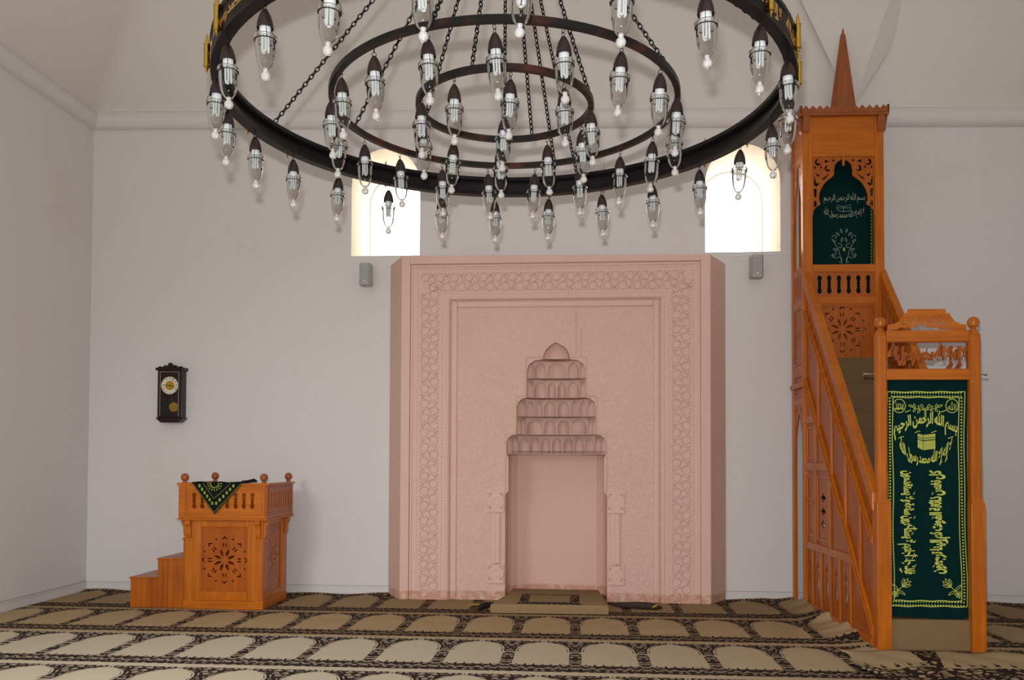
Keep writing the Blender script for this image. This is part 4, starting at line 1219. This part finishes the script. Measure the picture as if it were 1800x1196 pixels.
def bundle(name, lab, pts, r, mat, tip):
    t = thing(name, lab, 'bundle', (0, 0, 0))
    mb = MB(); mb.tube(pts, r, 10); mb.build('body', mat, t, smooth=True)
    mb = MB(); mb.tube(*tip, 8); mb.build('tip', OCHRE, t, smooth=True)
    return t
bundle('cloth_bundle', 'small dark brown bundle with yellow end lying right of the platform', [(.36, -.55, .03), (.48, -.66, .03), (.62, -.72, .042), (.76, -.74, .04), (.86, -.74, .03), (.93, -.70, .015)], [.012, .026, .036, .04, .032, .008],
       plain('dark_brown_cloth', (.035, .014, .008), .8), ([(.82, -.775, .03), (.86, -.78, .05), (.88, -.75, .06)], [.010, .014, .008]))
bundle('fringed_bundle', 'small black fringed bundle with brown strands lying left of the platform', [(-.88, -.72, .03), (-.96, -.82, .035), (-1.0, -.92, .03), (-1.02, -1.0, .02)], [.02, .035, .035, .012],
       plain('black_fringe', (.010, .008, .008), .9), ([(-1.0, -.90, .05), (-1.1, -.88, .045), (-1.16, -.88, .02)], [.012, .010, .006]))

# ================================================================== wall clock
def clock():
    t = thing('wall_clock', 'dark wooden pendulum wall clock hanging on the white wall at the left', 'clock', (-4.855, 0, 2.03))
    mb = MB(); mb.box(-.15, .15, -.115, -.004, .06, .63)
    mb.build('case', DWOOD, t, bevel=.004)
    mb = MB(); mb.prism([(-.17, .06), (.17, .06), (.165, .045), (.11, 0), (-.11, 0), (-.165, .045)], -.12, -.004, lambda u, v, d: (u, d, v)); mb.build('base_moulding', DWOOD, t, bevel=.003)
    mb = MB(); mb.prism([(-.172, .625), (.172, .625), (.176, .66), (-.176, .66)], -.135, -.004, lambda u, v, d: (u, d, v)); mb.build('top_moulding', DWOOD, t, bevel=.004)
    mb = MB(); mb.prism([(-.155, .66), (.155, .66), (.14, .675), (.12, .677), (.10, .668), (.085, .675), (.07, .69), (.05, .688), (.035, .685), (.022, .71), (0, .722), (-.022, .71), (-.035, .685), (-.05, .688), (-.07, .69), (-.085, .675), (-.10, .668), (-.12, .677), (-.14, .675)], -.12, -.09, lambda u, v, d: (u, d, v)); mb.build('carved_crown', DWOOD, t, bevel=.003)
    mb = MB(); mb.add(*fret(rect(-.145, .145, .065, .62), [oval(0, .445, .108, .108, 32), rect(-.105, .105, .10, .30)], .016, FRONT(-.131))); dr = mb.build('door', DWOOD, t, bevel=.002)
    mb = MB(); mb.box(-.118, -.112, -.1335, -.131, .075, .61); mb.box(.112, .118, -.1335, -.131, .075, .61); mb.box(-.115, .115, -.1335, -.131, .606, .611); mb.build('inlay_line', PALEW, dr)
    mb = MB(); pts = oval(0, .445, .106, .106, 40); mb.add([(u, -.119, v) for u, v in pts], [tuple(range(40))]); d = mb.build('dial', DIAL, t)
    mb = MB(); pts = oval(0, .445, .058, .058, 32); mb.add([(u, -.1195, v) for u, v in pts], [tuple(range(32))]); mb.strip(oval(0, .445, .107, .107, 40), .008, FRONT(-.119), 0, .006, True); mb.build('gilt_centre', DBRASS, d)
    mb = MB(); NUM = ['XII', 'I', 'II', 'III', 'IIII', 'V', 'VI', 'VII', 'VIII', 'IX', 'X', 'XI']
    for k in range(12):
        a = PI / 2 - k * PI / 6; w = .008 + .006 * len(NUM[k])
        def wp(u, v, a=a, w=w): rr = .070 + v * .026; tt = (u - .5) * w; return (rr * cos(a) + tt * sin(a), .445 + rr * sin(a) - tt * cos(a))
        text_into(mb, NUM[k], 0, 0, 1, 1, lambda u, v, d_: (u, -.1198 + d_, v), .0003, wp, .0, False)
    mb.build('numerals', INK, d)
    for a, L, w in ((R(90 - 110), .062, .008), (R(90 - 275), .088, .006)):
        mb = MB(); mb.strip([(-.015 * cos(a), .445 - .015 * sin(a)), (L * cos(a), .445 + L * sin(a))], w, FRONT(-.122), 0, .002); mb.build('hand', INK, d)
    mb = MB(); mb.tube([(.01, -.117, .33), (.045, -.117, .215)], .004, 6); p = mb.build('pendulum_rod', DBRASS, t)
    mb = MB(); mb.prism(oval(.052, .185, .058, .058, 28), -.124, -.117, lambda u, v, d_: (u, d_, v)); mb.build('pendulum_bob', DBRASS, p, bevel=.003)
    mb = MB(); mb.box(-.106, .106, -.1285, -.127, .10, .30); mb.build('door_glass', PANE, dr)
clock()

# ================================================================== speakers
def speaker(x, z, lab, h=.255, w=.145):
    t = thing('wall_speaker', lab, 'speaker', (x, 0, z))
    mb = MB(); a = w / 2; b = h / 2
    pl = [(-a * .85, -.06), (-a, -.10), (-a * .96, -.19), (-a * .72, -.225), (a * .72, -.225), (a * .96, -.19), (a, -.10), (a * .85, -.06)]
    m = len(pl); vs = []
    for s, zz in ((.93, -b), (1, -b * .9), (.97, -b * .3), (.95, 0), (.97, b * .3), (1, b * .9), (.93, b)): vs += [(u * s, -.14 + (v + .14) * s, zz) for u, v in pl]
    mb.add(vs, [(k * m + i, k * m + (i + 1) % m, (k + 1) * m + (i + 1) % m, (k + 1) * m + i) for k in range(6) for i in range(m)] + [tuple(range(m - 1, -1, -1)), tuple(range(6 * m, 7 * m))])
    body = mb.build('cabinet', GREY, t, smooth=True)
    mb = MB(); mb.box(-a * .66, a * .66, -.2285, -.222, -b * .80, b * .78); mb.build('grille', plain('grey_grille', (.32, .325, .315), .7), body, bevel=.003)
    mb = MB(); mb.box(-.012, .012, -.231, -.228, -b * .74, -b * .66); mb.build('badge', WHITE, body)
    mb = MB(); mb.box(-.03, .03, -.065, -.001, -.03, .03); mb.build('wall_bracket', GREY, t)
    mb = MB(); mb.tube([(-.01, -.10, b - .01), (-.012, -.06, b + .03), (-.005, -.012, b + .05), (0, -.006, b + .105)], .004, 6); mb.build('cable', WHITE, t, smooth=True)
speaker(-2.47, 3.775, 'small grey loudspeaker on the wall left of the pink niche')
speaker(2.05, 3.81, 'small grey loudspeaker on the wall between pink niche and wooden tower')
o = thing('wall_cable', 'thin pale cable running along the wall under the right window', 'cable')
mb = MB(); mb.tube([(1.75, -.006, 3.965), (2.05, -.006, 3.985), (2.35, -.006, 3.985), (2.47, -.006, 3.985)], .006, 6); mb.build('cable', WHITE, o)

# ================================================================== chandelier
CX, CY, ZC = -.4158, -5.10, 3.583                             # centre; height of the lamp cap tops
R1, R2, R3 = 1.583, .9895, .501
def ringpt(r, ph, z): return (r * sin(ph), -r * cos(ph), z)    # ph from the near side, towards the right
def chandelier():
    t = thing('chandelier', 'large black iron ring chandelier of three rings hung on chains', 'chandelier', (CX, CY, ZC))
    # outer ring: tall band with rails
    mb = MB()
    mb.lathe([(R1 + .030, .040), (R1 + .034, .05), (R1 + .034, .165), (R1 + .022, .172), (R1 + .022, .045)], 96, closed=True)
    mb.lathe([(R1 + .035, .034), (R1 + .035, .052), (R1 - .020, .058), (R1 - .024, .034)], 96, closed=True)
    mb.lathe([(R1 + .012, .062), (R1 + .022, .062), (R1 + .022, .090), (R1 - .004, .086), (R1 - .004, .066)], 96, closed=True)
    mb.lathe([(R1 + .040, .155), (R1 + .040, .176), (R1 - .012, .176), (R1 - .016, .150), (R1 + .0, .140)], 96, closed=True)
    outer = mb.build('outer_ring', BLK, t, smooth=True)
    mb = MB()
    for k in range(12):
        a0 = 2 * PI * k / 12
        def wp(u, v, a0=a0): return (a0 + .02 + u * .48, .057 + v ** .85 * .096)
        text_into(mb, 'لا إله إلا الله محمد رسول الله', 0, 0, 1, 1, lambda u, v, d: ringpt(R1 + .0352 - d, u, v), .0006, wp, .045)
    mb.build('gold_script', GOLD, outer)
    for nm, r in (('middle_ring', R2), ('inner_ring', R3)):
        mb = MB(); mb.lathe([(r + .016, .044), (r + .016, .076), (r + .010, .081), (r - .010, .081), (r - .016, .076), (r - .016, .044)], 80, closed=True)
        mb.build(nm, IRON, t, smooth=True)
    # brass finials round the band
    for k in range(24):
        ph = -.6545 - k * 2 * PI / 24
        x, y, z = ringpt(R1 + .052, ph, .008)
        mb = MB(); pr = [(.0001, .012), (.004, .016), (.004, .026), (.009, .030), (.009, .040), (.017, .044), (.0175, .05), (.0155, .052), (.0155, .158), (.0175, .160), (.017, .166), (.008, .170), (.010, .180), (.006, .192), (.0075, .200), (.004, .210), (.0001, .226)]
        mb.lathe(pr, 12, (x, y, z)); mb.build('brass_finial', BRASS, t, smooth=True)
    # chains
    def chain(p, q, size=.040, name='chain'):
        P, Q = Vector(p), Vector(q); d = Q - P; L = d.length; n = max(2, int(L / (size * .74))); dd = d / L
        u = dd.orthogonal().normalized(); w = dd.cross(u); mb = MB()
        for k in range(n):
            c = P + d * (k + .5) / n; a = u if k % 2 else w
            pts = [c + dd * (size / 2 * cos(th)) + a * (size * .29 * (1 if abs(cos(th)) < .8 else .85) * sin(th)) for th in [2 * PI * j / 10 for j in range(10)]]
            mb.tube(pts, .0038, 5, True)
        mb.build(name, BLK, t)
    apex = (0, 0, 1.67)
    base = R(-20 + 4.6)
    for j in range(4):
        ph = base + j * PI / 2
        for r, z in ((R1 + .0, .178), (R2, .085), (R3, .085)):
            a = ringpt(.02, ph, 1.66); chain(ringpt(r, ph, z), a)
    chain((0, 0, .045), (0, 0, 1.62), .034)
    mb = MB(); mb.lathe([(.0001, 1.60), (.05, 1.62), (.075, 1.66), (.05, 1.70), (.02, 1.73), (.0001, 1.73)], 20); mb.build('hub', BLK, t, smooth=True)
    mb = MB(); mb.tube([(0, 0, 1.72), (0, 0, 6.9)], .014, 8); mb.build('drop_rod', BLK, t)
    return t
chandelier()

# ------------------------------------------------------------------ the glass lamps
def lamp_proto():
    t = bpy.data.objects.new('glass_lamp', None); t.empty_display_size = .05; COL.objects.link(t)
    mb = MB(); mb.lathe([(.0001, 0), (.010, -.002), (.019, -.016), (.028, -.036), (.0345, -.060), (.037, -.082), (.037, -.088), (.0335, -.088), (.032, -.070), (.02, -.03), (.0001, -.02)], 20)
    mb.build('cap', CAP, t, smooth=True)
    mb = MB()
    mb.tube([(.0105 * cos(a), 0, .008 + .0125 * sin(a)) for a in [2 * PI * j / 12 for j in range(12)]], .0018, 5, True)
    mb.tube([(0, .0085 * cos(a), .029 + .012 * sin(a)) for a in [2 * PI * j / 12 for j in range(12)]], .0018, 5, True)
    mb.tube([(.0475 * cos(a), .0475 * sin(a), -.142) for a in [2 * PI * j / 24 for j in range(24)]], .0021, 6, True)
    for j in range(3):
        a = .5 + j * 2 * PI / 3
        mb.tube([(.034 * cos(a), .034 * sin(a), -.086), (.046 * cos(a), .046 * sin(a), -.108), (.0525 * cos(a), .0525 * sin(a), -.136), (.049 * cos(a), .049 * sin(a), -.145)], .0016, 5)
    mb.build('hanger', BLK, t)
    mb = MB(); mb.lathe([(.0001, -.066), (.023, -.066), (.0255, -.072), (.0255, -.112), (.022, -.118), (.0001, -.118)], 18)
    for j in range(3):
        a = j * 2 * PI / 3; ux, uy = cos(a), sin(a); c = .0125
        tx, ty = -uy, ux
        pts = [(c * ux + .0075 * tx, c * uy + .0075 * ty, -.115), (c * ux + .0075 * tx, c * uy + .0075 * ty, -.185)]
        pts += [(c * ux + .0075 * cos(q) * tx, c * uy + .0075 * cos(q) * ty, -.185 - .0075 * sin(q)) for q in (.8, 1.57, 2.3)]
        pts += [(c * ux - .0075 * tx, c * uy - .0075 * ty, -.185), (c * ux - .0075 * tx, c * uy - .0075 * ty, -.115)]
        mb.tube(pts, .0052, 8)
    mb.build('bulb', BULB, t, smooth=True)
    mb = MB(); mb.lathe([(.044, -.122), (.0505, -.122), (.0515, -.130), (.0475, -.137), (.0445, -.146), (.0445, -.175), (.042, -.205), (.0365, -.235), (.028, -.256), (.017, -.270), (.010, -.275), (.0001, -.276)], 24)
    g = mb.build('globe', GLASS, t, smooth=True)
    mb = MB(); mb.lathe([(.0001, -.266), (.013, -.268), (.011, -.276), (.0085, -.279), (.014, -.284), (.020, -.293), (.0215, -.301), (.019, -.311), (.012, -.319), (.0001, -.322)], 16)
    mb.build('glass_drop', BALLG, g, smooth=True)
    return t
PROTO = lamp_proto(); used = [False]
ORD = ['', 'first', 'second', 'third', 'fourth', 'fifth', 'sixth', 'seventh', 'eighth', 'ninth', 'tenth', 'eleventh', 'twelfth']
def place_lamp(x, y, z, rz, label, group):
    if not used[0]: r = PROTO; used[0] = True
    else:
        r = PROTO.copy(); COL.objects.link(r)
        for ch in list(PROTO.children):
            c = ch.copy(); COL.objects.link(c); c.parent = r
            for g in ch.children:
                d = g.copy(); COL.objects.link(d); d.parent = c
    r.location = (x, y, z); r.rotation_euler = (R(random.uniform(-3, 3)), R(random.uniform(-3, 3)), rz)
    tag(r, label, 'lamp', group)
for nm, rr, n, ph0, sg in (('outer', R1, 24, -.6545, -1), ('middle', R2, 19, -.626, -1), ('inner', R3, 10, -.4839, 1)):
    phs = [(ph0 + sg * k * 2 * PI / n) % (2 * PI) for k in range(n)]
    rear = min(phs, key=lambda p: abs(p - PI - R(4.6)))
    order = sorted(phs, key=lambda p: (p - rear) % (2 * PI))
    for k, ph in enumerate(order):
        # growing angle from the rear runs towards the left
        if k == 0: w = 'rearmost lamp'
        elif k <= n // 2: w = '%s to the left of the rearmost' % ORD[k]
        else: w = '%s to the right of the rearmost' % ORD[n - k]
        x, y, z = ringpt(rr, ph, 0)
        place_lamp(CX + x, CY + y, ZC + random.uniform(-.006, .004), random.uniform(0, 6), "dark-capped glass lamp on the chandelier's %s ring, %s" % (nm, w), 'glass lamps hung from the chandelier')
place_lamp(CX, CY, ZC, .3, "dark-capped glass lamp at the chandelier's centre on its own chain", 'glass lamps hung from the chandelier')
